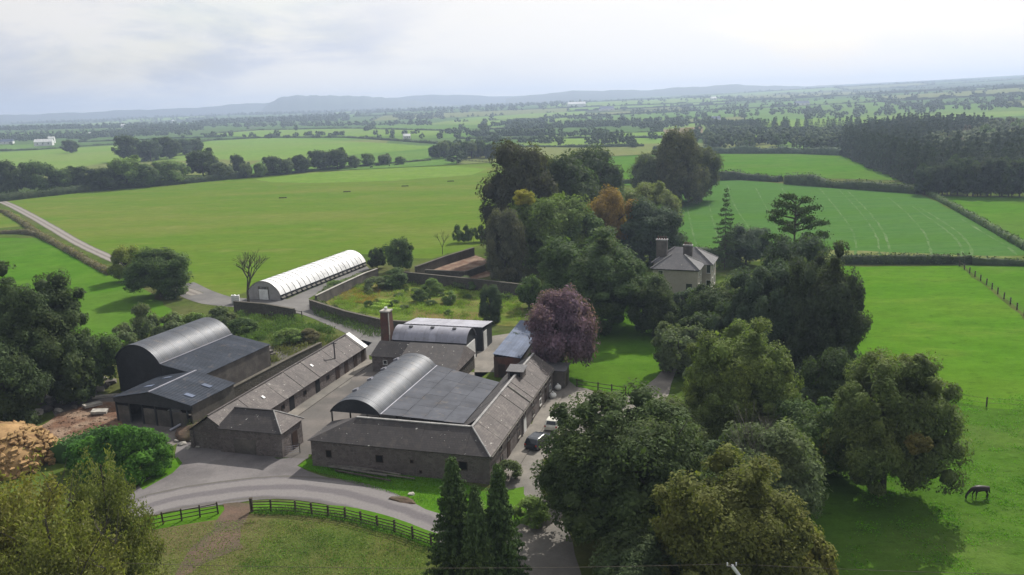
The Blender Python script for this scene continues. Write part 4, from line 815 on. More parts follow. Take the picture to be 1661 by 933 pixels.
for i, (u, v, t_, w) in enumerate([(258, 764, 700, 30), (232, 768, 680, 40), (208, 766, 680, 36), (182, 768, 688, 36), (158, 768, 698, 34), (132, 764, 708, 30), (222, 776, 712, 40), (170, 778, 720, 36)]):
    tree(u, v, t_, w, 'bush', ((.036, .088, .012), (.030, .075, .014))[i % 2], ['bright green shrub at the road end of the long hedge clump', 'tallest bright green shrub of the long hedge clump', 'bright green shrub beside the tallest one', 'green shrub in the middle of the long hedge clump', 'green shrub past the middle of the long clump', 'shrub at the red soil end of the long clump', 'low green shrub on the road side of the long clump', 'low shrub on the willow side of the long clump'][i], 'shrub', 'long clump of green shrubs at the forecourt', 'shrub')
leafstrip('hedge', [G(95, 752), G(130, 732), G(175, 722)], 3.0, 4.0, 10, .17, (.032, .070, .018), 'darker bushy growth between the bright hedge and the red soil', None, 'hedge', 62, 'leaf', .25)
for i, u in enumerate((742, 756, 768, 780, 792)):
    tree(u, 394 - i * .5, 360 + (i * 7 % 5), 9, 'bush', MDK if i % 2 else MG, ['leafy shrub nearest the bare sapling, in a row of five', 'second shrub from the bare sapling in the row', 'middle shrub of the row beside the tall dark tree', 'fourth shrub from the bare sapling in the row', 'last shrub of the row, touching the tall dark tree'][i], 'shrub', 'row of shrubs at the pasture edge', 'shrub')
for i, (u, v) in enumerate([(905, 633), (897, 646)]):
    x, y = G(u, v); q = empty('fertiliser_sack', (x, y, 0), i * 1., ['white bulk sack standing in the gravel yard beyond the cream car', 'white bulk sack closest to the barn wall by the cream car'][i], 'sack')
    V_, F_2 = lump(.5, 90 + i, 2, .08, .9); obj('sack', mesh('sack', [(a, b, c + .42) for a, b, c in V_], F_2, M['white'], True), q); cyl('neck', (0, 0, .8), (0, 0, 1.0), .12, M['white'], q, 7)
def bare_tree(u, vb, h, seed, label, m='bark', spread=.5, lvl=5, start=.25, xy=None, z=0, s=1.):
    x, y = xy or G(u, vb); t = empty('bare_tree', (x, y, z), seed, label, 'tree'); o = obj('trunk', mesh('trunk', *bare(seed, lvl, spread, start), M[m]), t); o.scale = (h * s, h * s, h); return t
bare_tree(404, 497, 12, 3, 'bare leafless tree standing in front of the polytunnel', spread=.8, lvl=5, start=.16, s=1.05)
bare_tree(718, 413, 7, 5, 'thin leafless sapling at the pasture edge', spread=.6, lvl=4)
x, y = G(1228, 850); bare_tree(0, 0, 12.4, 8, 'dead grey tree standing out among the green crowns', 'barkpale', .6, 5, .3, xy=(x, y), s=.8)
# ------------------------------------------------------------ buildings
AZ = 16.5; O0 = (-3.0, 78.3)
def loc(a, b, O=O0, az=AZ):
    s, c = math.sin(rad(az)), math.cos(rad(az)); return (O[0] + a * c + b * s, O[1] - a * s + b * c)
def sheets(parent, A, B, C, D, n, m, th=.05, rib=0, gap=.015, jit=.012, name='roof_sheet', seed=0, group=None):
    """roof slope A-B at the eave, D-C at the ridge, laid as n separate sheets"""
    A, B, C, D = map(Vector, (A, B, C, D)); nn = (B - A).cross(D - A).normalized(); rg = random.Random(seed); W_ = (B - A).length; Hh = (D - A).length
    for i in range(n):
        t0 = i / n; t1 = (i + 1) / n - gap / max(W_, .1); e = nn * rg.uniform(-jit, jit); k = [(0, 0), (1, 0)]
        if rib: k = [(0, 0)] + [q for j in range(rib) for q in (((j + .35) / rib, 0), ((j + .45) / rib, .035), ((j + .55) / rib, .035), ((j + .65) / rib, 0))] + [(1, 0)]
        V = []; uv = []
        for (f, up) in k:
            t = t0 + (t1 - t0) * f; p = A + (B - A) * t + nn * up + e; q = D + (C - D) * t + nn * up + e; V += [p, q]; uv += [(t * W_, 0), (t * W_, Hh)]
        m2 = len(V); V += [v - nn * th for v in V]; uv += uv; Fc = []; kk = len(k)
        for j in range(kk - 1):
            a = 2 * j; Fc += [(a, a + 2, a + 3, a + 1), (m2 + a, m2 + a + 1, m2 + a + 3, m2 + a + 2), (a, m2 + a, m2 + a + 2, a + 2), (a + 1, a + 3, m2 + a + 3, m2 + a + 1)]
        Fc += [(0, 1, m2 + 1, m2), (m2 - 2, 2 * m2 - 2, 2 * m2 - 1, m2 - 1)]
        obj(name, mesh(name, V, Fc, m, uv=uv), parent)
def poly(name, V, m, parent, th=.0, uvd=None):
    V = [Vector(v) for v in V]; n = (V[1] - V[0]).cross(V[2] - V[0]).normalized(); a = (V[1] - V[0]).normalized(); b = n.cross(a); k = len(V)
    VV = V + [v - n * (th or .12) for v in V]; uv = [((v - V[0]).dot(a), (v - V[0]).dot(b)) for v in VV]
    return obj(name, mesh(name, VV, [tuple(range(k)), tuple(range(2 * k - 1, k - 1, -1))] + [(i, k + i, k + (i + 1) % k, (i + 1) % k) for i in range(k)], m, uv=uv), parent)
def arch(parent, x0, x1, y0, y1, z, rise, n, m, seg=16, along='y', seed=0, drop=.0, name='roof_sheet', th=.04):
    """barrel roof between x0 and x1, sheets laid from y0 to y1"""
    w = x1 - x0; R = (w * w / 4 + rise * rise) / (2 * rise); half = math.asin(min(1, w / 2 / R)); cx = (x0 + x1) / 2; cz = z + rise - R; rg = random.Random(seed)
    for i in range(n):
        a = y0 + (y1 - y0) * i / n; b = y0 + (y1 - y0) * (i + 1) / n - .012; e = rg.uniform(0, .018); V = []; Fc = []
        for s in range(seg + 1):
            t = -half + 2 * half * s / seg
            for rr in (R + e, R + e - th):
                for yy in (a, b): V.append((cx + rr * math.sin(t), yy, cz + rr * math.cos(t)) if along == 'y' else (yy, cx + rr * math.sin(t), cz + rr * math.cos(t)))
        for s in range(seg):
            q = 4 * s; Fc += [(q, q + 4, q + 5, q + 1), (q + 2, q + 3, q + 7, q + 6), (q, q + 2, q + 6, q + 4), (q + 1, q + 5, q + 7, q + 3)]
        Fc += [(0, 1, 3, 2), (4 * seg, 4 * seg + 2, 4 * seg + 3, 4 * seg + 1)]
        if along != 'y': Fc = [f[::-1] for f in Fc]
        me = mesh(name, V, Fc, m, True); o = obj(name, me, parent)
        try: me.set_sharp_from_angle(angle=rad(35))
        except Exception: pass
    return R, half, cx, cz
def arch_end(parent, x0, x1, y, z, rise, m, along='y', zb=None, name='gable_sheet', th=.06):
    w = x1 - x0; R = (w * w / 4 + rise * rise) / (2 * rise) - .06; half = math.asin(min(1, w / 2 / (R + .06))); cx = (x0 + x1) / 2; cz = z + rise - R - .06
    P = [(cx + R * math.sin(t), cz + R * math.cos(t)) for t in [-half + 2 * half * s / 14 for s in range(15)]]; zb = z if zb is None else zb
    P = P + [(P[-1][0], zb), (P[0][0], zb)] if zb < z - .01 else P
    V = [(a, y, b) if along == 'y' else (y, a, b) for a, b in P] + [(a, y + th, b) if along == 'y' else (y + th, a, b) for a, b in P]; k = len(P)
    return obj(name, mesh(name, V, [tuple(range(k)), tuple(range(2 * k - 1, k - 1, -1))] + [(i, (i + 1) % k, k + (i + 1) % k, k + i) for i in range(k)], m), parent)
def window(parent, x, y, z, w, h, face, glass='glass', frame='white', sill=True, name='window', dep=.05):
    """face: unit outward direction (fx, fy); a frame with a dark pane set in it and a sill"""
    fx, fy = face; ax, ay = -fy, fx
    def b(nm, u0, u1, z0, z1, d0, d1, m, par):
        V = [(x + ax * u + fx * d, y + ay * u + fy * d, zz) for zz in (z0, z1) for (u, d) in ((u0, d0), (u1, d0), (u1, d1), (u0, d1))]
        return obj(nm, mesh(nm, V, [(0, 3, 2, 1), (4, 5, 6, 7), (0, 1, 5, 4), (1, 2, 6, 5), (2, 3, 7, 6), (3, 0, 4, 7)], M[m]), par)
    t = .07; fr = join([boxv for boxv in [( [(x + ax * u + fx * d, y + ay * u + fy * d, zz) for zz in (z0, z1) for (u, d) in ((u0, -.1), (u1, -.1), (u1, dep), (u0, dep))], [(0, 3, 2, 1), (4, 5, 6, 7), (0, 1, 5, 4), (1, 2, 6, 5), (2, 3, 7, 6), (3, 0, 4, 7)]) for (u0, u1, z0, z1) in ((-w / 2, -w / 2 + t, z, z + h), (w / 2 - t, w / 2, z, z + h), (-w / 2 + t, w / 2 - t, z, z + t), (-w / 2 + t, w / 2 - t, z + h - t, z + h))]])
    o = obj(name, mesh('frame', *fr, M[frame]), parent)
    b('pane', -w / 2 + t, w / 2 - t, z + t, z + h - t, -.08, .012, glass, o)
    if sill: b('sill', -w / 2 - .08, w / 2 + .08, z - .1, z - .005, -.08, .12, 'stone', o)
    return o
def door(parent, x, y, z, w, h, face, m='doorpaint'):
    fx, fy = face; ax, ay = -fy, fx; V = [(x + ax * u + fx * d, y + ay * u + fy * d, zz) for zz in (z, z + h) for (u, d) in ((-w / 2, -.1), (w / 2, -.1), (w / 2, .045), (-w / 2, .045))]
    o = obj('door', mesh('door', V, [(0, 3, 2, 1), (4, 5, 6, 7), (0, 1, 5, 4), (1, 2, 6, 5), (2, 3, 7, 6), (3, 0, 4, 7)], M[m]), parent)
    return o
def wallring(parent, pts, h, th, m, name='wall', z0=-.3, closed=False):
    n = len(pts); rng = range(n if closed else n - 1)
    for i in rng:
        a, b = Vector(pts[i]), Vector(pts[(i + 1) % n]); d = (b - a).normalized(); nn = Vector((-d.y, d.x)) * th / 2; a2 = a + d * (.002 if i % 2 else 0)
        V = [(*(a2 - nn), z0), (*(b - nn), z0), (*(b + nn), z0), (*(a2 + nn), z0)]; V += [(v[0], v[1], h) for v in V]
        obj(name, mesh(name, V, [(0, 3, 2, 1), (4, 5, 6, 7), (0, 1, 5, 4), (1, 2, 6, 5), (2, 3, 7, 6), (3, 0, 4, 7)], m), parent)
# ---- stone barn, L shaped: front range and long side range
OB = (O0[0] - .05, O0[1] + 1.3)
t = empty('stone_barn', (*OB, -.6), -rad(AZ), 'long L shaped stone barn with brown slate roof round the metal roofed court', 'barn')
ez, rz_ = 4.0, 5.9; XL = -21.4; YF = 29.4; hw = 2.75
wm = M['rubble']
# walls
for nm, (x0, x1, y0, y1, h) in dict(a=(XL, 0, 0, .5, ez), b=(-.5, 0, .5, YF, ez), c=(-2 * hw, -.5, YF - .5, YF, ez), d=(XL, XL + .5, .5, 2 * hw, ez), e=(XL + .5, -2 * hw, 2 * hw - .5, 2 * hw, ez - .1), f=(-2 * hw, -2 * hw + .5, 2 * hw, YF - .5, ez - .1)).items():
    box('wall', x0, x1, y0, y1, -.4, h - .05, wm, t)
e_ = .25
poly('gable', [(-.25, YF - .02, ez - .1), (-2 * hw + .1, YF - .02, ez - .1), (-hw, YF - .02, rz_ - .1)], wm, t, .4)
def pt(x, y, z): return (x, y, z)
# front slope, trapezoid between eave and ridge: left hip, sheets, right hip
sheets(t, (XL + 4.6, -e_, ez - .12), (-hw - .0, -e_, ez - .12), (-hw, hw, rz_), (XL + 4.6, hw, rz_), 13, M['slate_dark_shade'], .07, 0, .01, .012, 'slate_strip', 1)  # front slope in darker slate, its shade put into the colour
poly('slate_strip', [(XL - e_, -e_, ez - .12), (XL + 4.59, -e_, ez - .12), (XL + 4.59, hw, rz_)], M['slate_dark_shade'], t, .07)
poly('slate_strip', [(-hw + .01, -e_, ez - .12), (e_, -e_, ez - .12), (-hw + .01, hw, rz_)], M['slate_dark_shade'], t, .07)
poly('slate_strip', [(XL - e_, 2 * hw, ez - .12), (XL - e_, -e_, ez - .12), (XL + 4.58, hw, rz_)], M['slate_dark_shade'], t, .07)
sheets(t, (-2 * hw, 2 * hw + .1, ez - .12), (XL + 4.6, 2 * hw + .1, ez - .12), (XL + 4.6, hw + .02, rz_), (-hw, hw + .02, rz_), 8, M['slate_dark_shade'], .07, 0, .01, .01, 'slate_strip', 2)
# side range: outer slope in lighter slate strips, inner slope darkened for shade
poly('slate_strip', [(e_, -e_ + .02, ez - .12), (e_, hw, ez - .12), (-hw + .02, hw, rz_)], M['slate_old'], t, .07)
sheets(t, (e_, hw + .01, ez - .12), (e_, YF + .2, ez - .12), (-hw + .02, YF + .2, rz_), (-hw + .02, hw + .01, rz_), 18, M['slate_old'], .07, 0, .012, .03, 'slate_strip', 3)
sheets(t, (-2 * hw - e_, YF + .2, ez - .1), (-2 * hw - e_, 2 * hw + .1, ez - .1), (-hw - .02, 2 * hw + .1, rz_), (-hw - .02, YF + .2, rz_), 12, M['slate_dark_shade'], .07, 0, .012, .02, 'slate_strip', 4)
obj('ridge_tile', mesh('ridge_tile', *boxvf(-hw - .14, -hw + .14, hw, YF + .2, rz_ - .06, rz_ + .09), M['slateroof_l']), t); obj('ridge_tile', mesh('ridge_tile', *boxvf(XL + 4.6, -hw - .16, hw - .14, hw + .14, rz_ - .05, rz_ + .08), M['slateroof_l']), t)
obj('hip_tile', mesh('hip_tile', *tube((e_, -e_, ez - .06), (-hw, hw, rz_ + .05), .10, .10, 5), M['slateroof_l']), t)
obj('flashing', mesh('flashing', *tube((e_, 16.2, ez - .04), (-hw + .1, 16.2, rz_ + .06), .11, .11, 5), M['stone']), t)
# loading dormer on the ridge
dm = box('dormer', -hw - 1.1, -hw + .9, 20.4, 22.2, rz_ - 1., rz_ + .45, M['rubble'], t); poly('dormer_roof', [(-hw - 1.3, 20.2, rz_ + .45), (-hw + 1.1, 20.2, rz_ + .45), (-hw + 1.1, 22.4, rz_ + .75), (-hw - 1.3, 22.4, rz_ + .75)], M['slate_grey'], dm, .06)
box('dormer_door', -hw - .8, -hw + .6, 20.36, 20.41, rz_ - .3, rz_ + .3, M['dark'], dm)
for i, y in enumerate((4.2, 7.2, 11.4, 14.4, 18.2, 22.0, 25.2, 27.6)):
    window(t, 0, y, 2.75, .8, .9, (1, 0), frame='doorpaint')
    if i in (1, 3, 6): door(t, 0, y, .6, 1.1, 1.9, (1, 0), 'white' if i == 3 else 'doorpaint')
    else: window(t, 0, y + .2, 1.2, .9, .9, (1, 0), frame='white' if i % 2 else 'doorpaint')
for x, z, w, h in ((-19.2, 1.9, .7, .9), (-12.9, 1.9, .9, .9), (-3.0, 2.0, 1.0, 1.0), (-9.0, 2.2, .4, .4), (-8.0, 1.1, .35, .35)): window(t, x, 0, z, w, h, (0, -1), 'dark', 'doorpaint', sill=False)
for y, w in ((12, .4),): pass
obj('downpipe', mesh('downpipe', *tube((.08, 13, 0), (.08, 13, ez - .2), .05, .05, 5), M['rubber']), t)
obj('gutter', mesh('gutter', *tube((e_ + .08, 0, ez - .22), (e_ + .08, YF, ez - .22), .07, .07, 5), M['greytimber']), t)
# ---- dark barrel roofed hay barn with its lean-to in the court
t = empty('hay_barn', (*OB, -.6), -rad(AZ), 'open sided hay barn with dark blue barrel roof beside the stone barn', 'barn')
arch(t, -22.0, -15.3, 5.8, 24.2, 5.0, 1.75, 18, M['metal_blue'], 18, seed=1)
arch_end(t, -21.95, -15.35, 5.9, 5.0, 1.75, M['sheetwall']); arch_end(t, -21.95, -15.35, 24.0, 5.0, 1.75, M['sheetwall'])
for x in (-21.85, -15.45):
    for y in (6.0, 10.5, 15., 19.5, 24.0): cyl('post', (x, y, 0), (x, y, 5.0), .11, M['greytimber'], t)
for x in (-21.9, -15.4): box('beam', x - .06, x + .06, 5.85, 24.15, 4.86, 5.02, M['greytimber'], t)
for k in range(4):
    y = 9.6 + k * 4.1; R = 4.08; th_ = -.42; cz = 5 + 1.75 - 4.08; x = -18.65 + R * math.sin(th_)
    o = box('roof_vent', -.35, .35, -.28, .28, 0, .26, M['metal_silver'], t); o.location = (x, y, cz + R * math.cos(th_) - .04); o.rotation_euler = (0, th_, 0)
for k in range(4):
    f0, f1 = k / 4, (k + 1) / 4 - .004; q = lambda f, e: (-5.4 - 9.85 * f, (7.2 - 1.4 * f) if e == 0 else (21.6 + 2.6 * f), 4.25 + .8 * f + .04 * k)
    sheets(t, q(f0 - (.01 if k else 0), 0), q(f0 - (.01 if k else 0), 1), q(f1, 1), q(f1, 0), 9, M['metal_grey'], .04, 0, .012, .012, 'lean_to_panel', 5 + k)
obj('flashing', mesh('flashing', *tube((-15.28, 5.8, 5.10), (-15.28, 24.2, 5.10), .10, .10, 5), M['metal_silver']), t)
for x, y in ((-10, 8), (-6, 10), (-6, 18), (-10, 22)): cyl('post', (x, y, 0), (x, y, 4.3), .1, M['greytimber'], t)
# ---- dark slated range behind the hay barn, with gables
t = empty('slated_store', (*loc(-29.9, 33.7), 0), -rad(AZ), 'dark slated low store between the hay barn and the chimney stack', 'barn')
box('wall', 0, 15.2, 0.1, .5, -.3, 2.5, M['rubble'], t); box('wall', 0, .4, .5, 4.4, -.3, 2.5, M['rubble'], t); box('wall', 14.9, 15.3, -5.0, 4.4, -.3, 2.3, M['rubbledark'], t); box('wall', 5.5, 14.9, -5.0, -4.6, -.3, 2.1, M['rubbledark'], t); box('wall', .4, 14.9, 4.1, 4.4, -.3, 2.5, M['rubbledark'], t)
sheets(t, (-.2, -.15, 2.45), (5.6, -.15, 2.45), (5.6, 2.3, 4.3), (.5, 2.3, 4.3), 4, M['slate_dark_shade'], .07, 0, .01, .015, 'slate_strip', 6)
sheets(t, (5.62, -5.2, 2.15), (15.5, -5.2, 2.15), (14.6, 2.3, 4.3), (5.62, 2.3, 4.3), 7, M['slate_dark_shade'], .07, 0, .01, .015, 'slate_strip', 7)
sheets(t, (15.5, 4.6, 2.4), (-.2, 4.6, 2.4), (.5, 2.32, 4.3), (14.6, 2.32, 4.3), 8, M['slate_dark_shade'], .07, 0, .01, .01, 'slate_strip', 8)
poly('slate_strip', [(15.52, -5.2, 2.13), (15.52, 4.6, 2.38), (14.62, 2.3, 4.3)], M['slate_old'], t, .07)  # lighter slate puts the sunlight on this end hip into its colour
window(t, 4.4, .1, 1.1, 1.1, .9, (0, -1), 'dark', 'doorpaint', False); window(t, 2.2, .1, 1.2, .7, .7, (0, -1), 'glass', 'white')
# ---- silver barrel roofed shed
t = empty('silver_shed', (*loc(-28.6, 38.6), 0), -rad(AZ), 'shed with silver barrel roof behind the dark slated store', 'shed')
arch(t, 0, 5.0, 0, 12.6, 3.7, 1.75, 12, M['metal_silver'], 14, along='x', seed=2)
box('wall', .1, 12.5, .05, .25, -.3, 3.7, M['sheetwall'], t); box('wall', .1, 12.5, 4.75, 4.95, -.3, 3.7, M['sheetwall'], t)
arch_end(t, 0.05, 4.95, 12.3, 3.7, 1.75, M['sheetwall'], 'x', 2.9); arch_end(t, .05, 4.95, .2, 3.7, 1.75, M['blockwall'], 'x', 0)
box('end_door', 12.42, 12.5, .4, 4.4, 0, 3.2, M['white'], t)
for k in range(3):
    o = box('roof_vent', -.28, .28, -.22, .22, 0, .22, M['sheetwall'], t); o.location = (2.6 + k * 3.7, 1.95, 5.36); o.rotation_euler = (.15, 0, 0)
# ---- long dark shed behind, pale mono-pitch roof
t = empty('long_shed', (*loc(-29.6, 46.4), 0), -rad(AZ), 'long dark shed with thin pale roof against the garden wall', 'shed')
box('wall', 0, 13.6, 0, .2, -.3, 4.0, M['sheetwall'], t); box('wall', 13.4, 13.6, .2, 5.2, -.3, 3.4, M['sheetwall'], t); box('wall', 0, .2, .2, 5.2, -.3, 3.4, M['sheetwall'], t); box('wall', .2, 13.4, 5.0, 5.2, -.3, 3.2, M['sheetwall'], t)
sheets(t, (-.2, -.3, 4.25), (13.8, -.3, 4.25), (13.8, 5.4, 3.75), (-.2, 5.4, 3.75), 12, M['metal_silver'], .05, 2, .01, .01, 'roof_sheet', 9)
box('door', 13.62, 13.68, .5, 2.2, 0, 3.2, M['white'], t)
# ---- chimney stack
t = empty('chimney_stack', (*loc(-29.9, 39.9), 0), -rad(AZ), 'tall square brick chimney stack with pale cap', 'chimney')
V = [(-.9, -.9, -.3), (.9, -.9, -.3), (.9, .9, -.3), (-.9, .9, -.3), (-.72, -.72, 8), (.72, -.72, 8), (.72, .72, 8), (-.72, .72, 8)]
obj('stack', mesh('stack', V, boxvf(0, 1, 0, 1, 0, 1)[1], M['brick']), t); box('cap', -.82, .82, -.82, .82, 8.0, 8.22, M['stone'], t); box('corner_strip', .70, .80, -.98, -.70, .3, 7.9, M['stone'], t); cyl('flue_pot', (0, 0, 8.22), (0, 0, 8.7), .25, M['white'], t)
cyl('stay_wire', (-.7, 0, 7.6), (-9, 4.5, 0.05), .025, M['greytimber'], t, 4)
# ---- cottage row
t = empty('stable_row', (*loc(-33.5, 2.6), 0), -rad(AZ + .3), 'long low row of stables with brown speckled roof facing the concrete yard', 'stable')
Lr = 36.; box('wall', -.45, 0, 0, Lr, -.3, 2.35, M['rubble'], t); box('wall', -5.8, -5.35, 0, Lr, -.3, 2.35, M['rubble'], t)
for y in (0, Lr - .4): poly('gable', [(-.05, y + .2, -.3), (-.05, y + .2, 2.3), (-2.9, y + .2, 4.2), (-5.75, y + .2, 2.3), (-5.75, y + .2, -.3)], M['rubble'], t, .35)
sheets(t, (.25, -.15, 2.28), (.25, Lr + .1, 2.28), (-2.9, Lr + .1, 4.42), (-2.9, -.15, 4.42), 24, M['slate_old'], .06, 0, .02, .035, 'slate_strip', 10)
sheets(t, (-6.05, Lr + .1, 2.28), (-6.05, -.15, 2.28), (-2.92, -.15, 4.42), (-2.92, Lr + .1, 4.42), 12, M['slate_dark_shade'], .06, 0, .02, .02, 'slate_strip', 11)
poly('verge', [(.3, Lr - .9, 2.34), (.3, Lr + .25, 2.34), (-2.9, Lr + .25, 4.52), (-2.9, Lr - .9, 4.52)], M['white'], t, .05)
box('ridge_tile', -3.04, -2.78, 0, Lr - 1, 4.40, 4.52, M['slate_old'], t)
for y in (2.8, 9.0, 13.6, 20.5, 26.4, 29.2, 32.2, 34.8): door(t, 0, y, 0, 1.15, 2.05, (1, 0), 'dark' if y in (2.8, 13.6, 20.5) else 'doorpaint')
for y in (6, 11.4, 17., 23.5): window(t, 0, y, 1.0, .8, .7, (1, 0), 'dark', 'doorpaint', False)
for y, z_ in ((5, 3.4), (9.3, 3.5), (22, 3.7)): o = box('rooflight', -.25, .25, -.2, .2, 0, .05, M['white'], t); o.location = (-1.3 - (z_ - 3.4), y, 3.40 + (z_ - 3.4) * .7); o.rotation_euler = (0, rad(34.3), 0)
# the raised footpath by the stables
def lbox(name, a0, a1, b0, b1, z0, z1, m, kind='structure'):
    P_ = [loc(a, b) for a, b in ((a0, b0), (a1, b0), (a1, b1), (a0, b1))]; V = [(*p, z0) for p in P_] + [(*p, z1) for p in P_]
    return obj(name, mesh(name, V, [(0, 3, 2, 1), (4, 5, 6, 7), (0, 1, 5, 4), (1, 2, 6, 5), (2, 3, 7, 6), (3, 0, 4, 7)], m), kind=kind)
lbox('footpath', -33.45, -31.6, 5, 38.5, -.1, .16, M['pale']); lbox('footpath', 0.05, 1.5, 1, 29, -.1, .15, M['pale'])
patch('yard', [loc(-22.5, 5.4), loc(-5.4, 5.4), loc(-5.4, 29.5), loc(-22.5, 33.5), loc(-31, 33.5), loc(-31, 20), loc(-31, 4), loc(-22.5, 4)], M['concrete'], .040, .1, world=True)
# ---- small hipped store at the yard gate
t = empty('hipped_store', (*loc(-26.4, 2.4), 0), -rad(AZ), 'small square stone store with hipped slate roof at the yard entrance', 'store')
box('wall', -8.5, 0, 0, 4.6, -.5, 3.15, M['rubble'], t)
poly('roof_slope', [(-8.7, -.2, 3.1), (.2, -.2, 3.1), (-2.2, 2.3, 4.9), (-7.6, 2.3, 4.9)], M['slate_dark_shade'], t, .08); poly('roof_slope', [(.22, -.2, 3.1), (.22, 4.8, 3.1), (-2.18, 2.3, 4.9)], M['slate_old'], t, .08)  # dark front and lighter end slope: shade and light put into slate colour
poly('roof_slope', [(.2, 4.8, 3.1), (-8.7, 4.8, 3.1), (-7.6, 2.32, 4.9), (-2.2, 2.32, 4.9)], M['slate_dark_shade'], t, .08); poly('roof_slope', [(-8.72, 4.8, 3.1), (-8.72, -.2, 3.1), (-7.62, 2.3, 4.9)], M['slate_dark_shade'], t, .08)
for a, b in (((.24, -.24, 3.12), (-2.2, 2.3, 4.95)), ((.24, 4.84, 3.12), (-2.2, 2.3, 4.95))): obj('hip_tile', mesh('hip_tile', *tube(a, b, .09, .09, 5), M['slateroof_l']), t)
box('ridge_tile', -7.6, -2.2, 2.18, 2.42, 4.84, 4.98, M['slate_dark_shade'], t); door(t, 0, 2.8, 0, 1.2, 2.2, (1, 0)); box('patched_render', -6.6, -3.6, -.03, .02, .1, 1.9, M['blockwall'], t)
# ---- round roofed shed with big lean-to
t = empty('round_roof_shed', (-50.9, 110.4, 0), -rad(20.8), 'big dark shed with barrel roof and flat lean-to beside the massive tree', 'shed')
arch(t, -8.6, 0, 0, 15.6, 5.0, 2.6, 15, M['metal_blue'], 18, seed=3)
arch_end(t, -8.55, -.05, .25, 5.0, 2.6, M['sheetwall'], 'y', -.3); arch_end(t, -8.55, -.05, 15.2, 5.0, 2.6, M['sheetwall'], 'y', -.3); box('wall', -8.5, -8.3, .3, 15.2, -.3, 4.95, M['sheetwall'], t)
sheets(t, (7.3, .0, 3.9), (7.3, 15.6, 3.9), (.02, 15.6, 5.0), (.02, .0, 5.0), 14, M['metal_flat'], .05, 3, .01, .006, 'lean_to_sheet', 12)
box('flashing', -.1, .12, 0, 15.6, 5.02, 5.12, M['metal_silver'], t); box('wall', 6.95, 7.15, .1, 15.4, -.3, 3.8, M['blockwall'], t)
poly('gable_sheet', [(.0, .2, -.3), (7.0, .2, -.3), (7.0, .2, 3.85), (.0, .2, 4.9)], M['sheetwall'], t, .1); poly('gable_sheet', [(7.0, 15.3, -.3), (.0, 15.3, -.3), (.0, 15.3, 4.9), (7.0, 15.3, 3.85)], M['sheetwall'], t, .1)
# ---- low open fronted shed
t = empty('open_front_shed', (-41.6, 97.3, 0), -rad(20), 'low open fronted cattle shed with blue grey roof and pale ridge strip', 'shed')
sheets(t, (.2, -.2, 3.55), (.2, 8.6, 3.55), (-6.4, 8.6, 4.8), (-6.4, -.2, 4.8), 8, M['metal_flat'], .05, 3, .01, .006, 'roof_sheet', 13)
sheets(t, (-13.0, 8.6, 3.45), (-13.0, -.2, 3.45), (-6.42, -.2, 4.8), (-6.42, 8.6, 4.8), 8, M['metal_flat'], .05, 3, .01, .006, 'roof_sheet', 14)
box('ridge_cap', -6.55, -6.27, -.25, 8.65, 4.78, 4.9, M['metal_silver'], t)
for (x, y) in ((-1.9, 2.0), (-2.1, 5.6), (-9.5, 3.0), (-9.7, 6.6)):
    s = -.189 if x > -6.4 else .205; zz = 4.8 - abs(x + 6.4) * (.189 if x > -6.4 else .205); o = box('rooflight', -.7, .7, -.35, .35, .04, .09, M['metal_pale'], t); o.location = (x, y, zz); o.rotation_euler = (0, -math.atan(s), 0)
box('wall', -.25, -.05, .1, 8.4, -.3, 3.4, M['blockwall'], t); box('wall', -12.8, -12.6, .1, 8.4, -.3, 3.3, M['blockwall'], t); box('wall', -12.6, -.25, 8.1, 8.3, -.3, 3.4, M['blockwall'], t)
poly('fascia', [(-12.9, .02, 2.75), (.1, .02, 2.75), (.1, .02, 3.4), (-6.4, .02, 4.6), (-12.9, .02, 3.3)], M['sheetwall'], t, .08)
for x in (-12.7, -10.4, -8.3, -6.1, -3.6, -.9): cyl('post', (x, .15, 0), (x, .15, 2.8), .13, M['sheetwall'], t)
for x0, x1 in ((-12.5, -10.6), (-8.1, -6.3), (-5.9, -3.8), (-3.4, -1.1)): box('infill_panel', x0, x1, .12, .2, 0, 2.3, M['blockwall'], t)
lbox('concrete_slab', -50.8, -42, -2, 8, 0, .02, M['concrete'])
# ---- pale blue roofed shed near the purple beech
t = empty('blue_roof_shed', (-3.1, 114.2, 0), -rad(13.5), 'narrow shed with pale blue roof running under the purple beech', 'shed')
sheets(t, (-.1, 0, 3.7), (4.2, 0, 3.2), (4.2, 19, 3.2), (-.1, 19, 3.7), 4, M['metal_pale'], .05, 2, .01, .008, 'roof_sheet', 15)
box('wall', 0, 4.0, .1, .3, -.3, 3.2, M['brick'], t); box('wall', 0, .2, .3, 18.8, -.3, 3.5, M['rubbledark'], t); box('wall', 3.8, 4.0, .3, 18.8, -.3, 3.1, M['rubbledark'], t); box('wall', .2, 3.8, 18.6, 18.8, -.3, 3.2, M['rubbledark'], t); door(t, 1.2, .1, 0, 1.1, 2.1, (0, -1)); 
t = empty('low_store', (*loc(-1.5, 31.6), 0), -rad(AZ), 'flat roofed grey lean-to at the far gable of the stone barn', 'store')
box('wall', -4.4, 2.6, 0, 3.0, -.3, 2.6, M['blockwall'], t); poly('roof', [(-4.6, -.2, 2.72), (2.8, -.2, 2.72), (2.8, 3.2, 2.9), (-4.6, 3.2, 2.9)], M['slate_grey'], t, .1); door(t, 2.6, 1.5, 0, 1, 2, (1, 0))
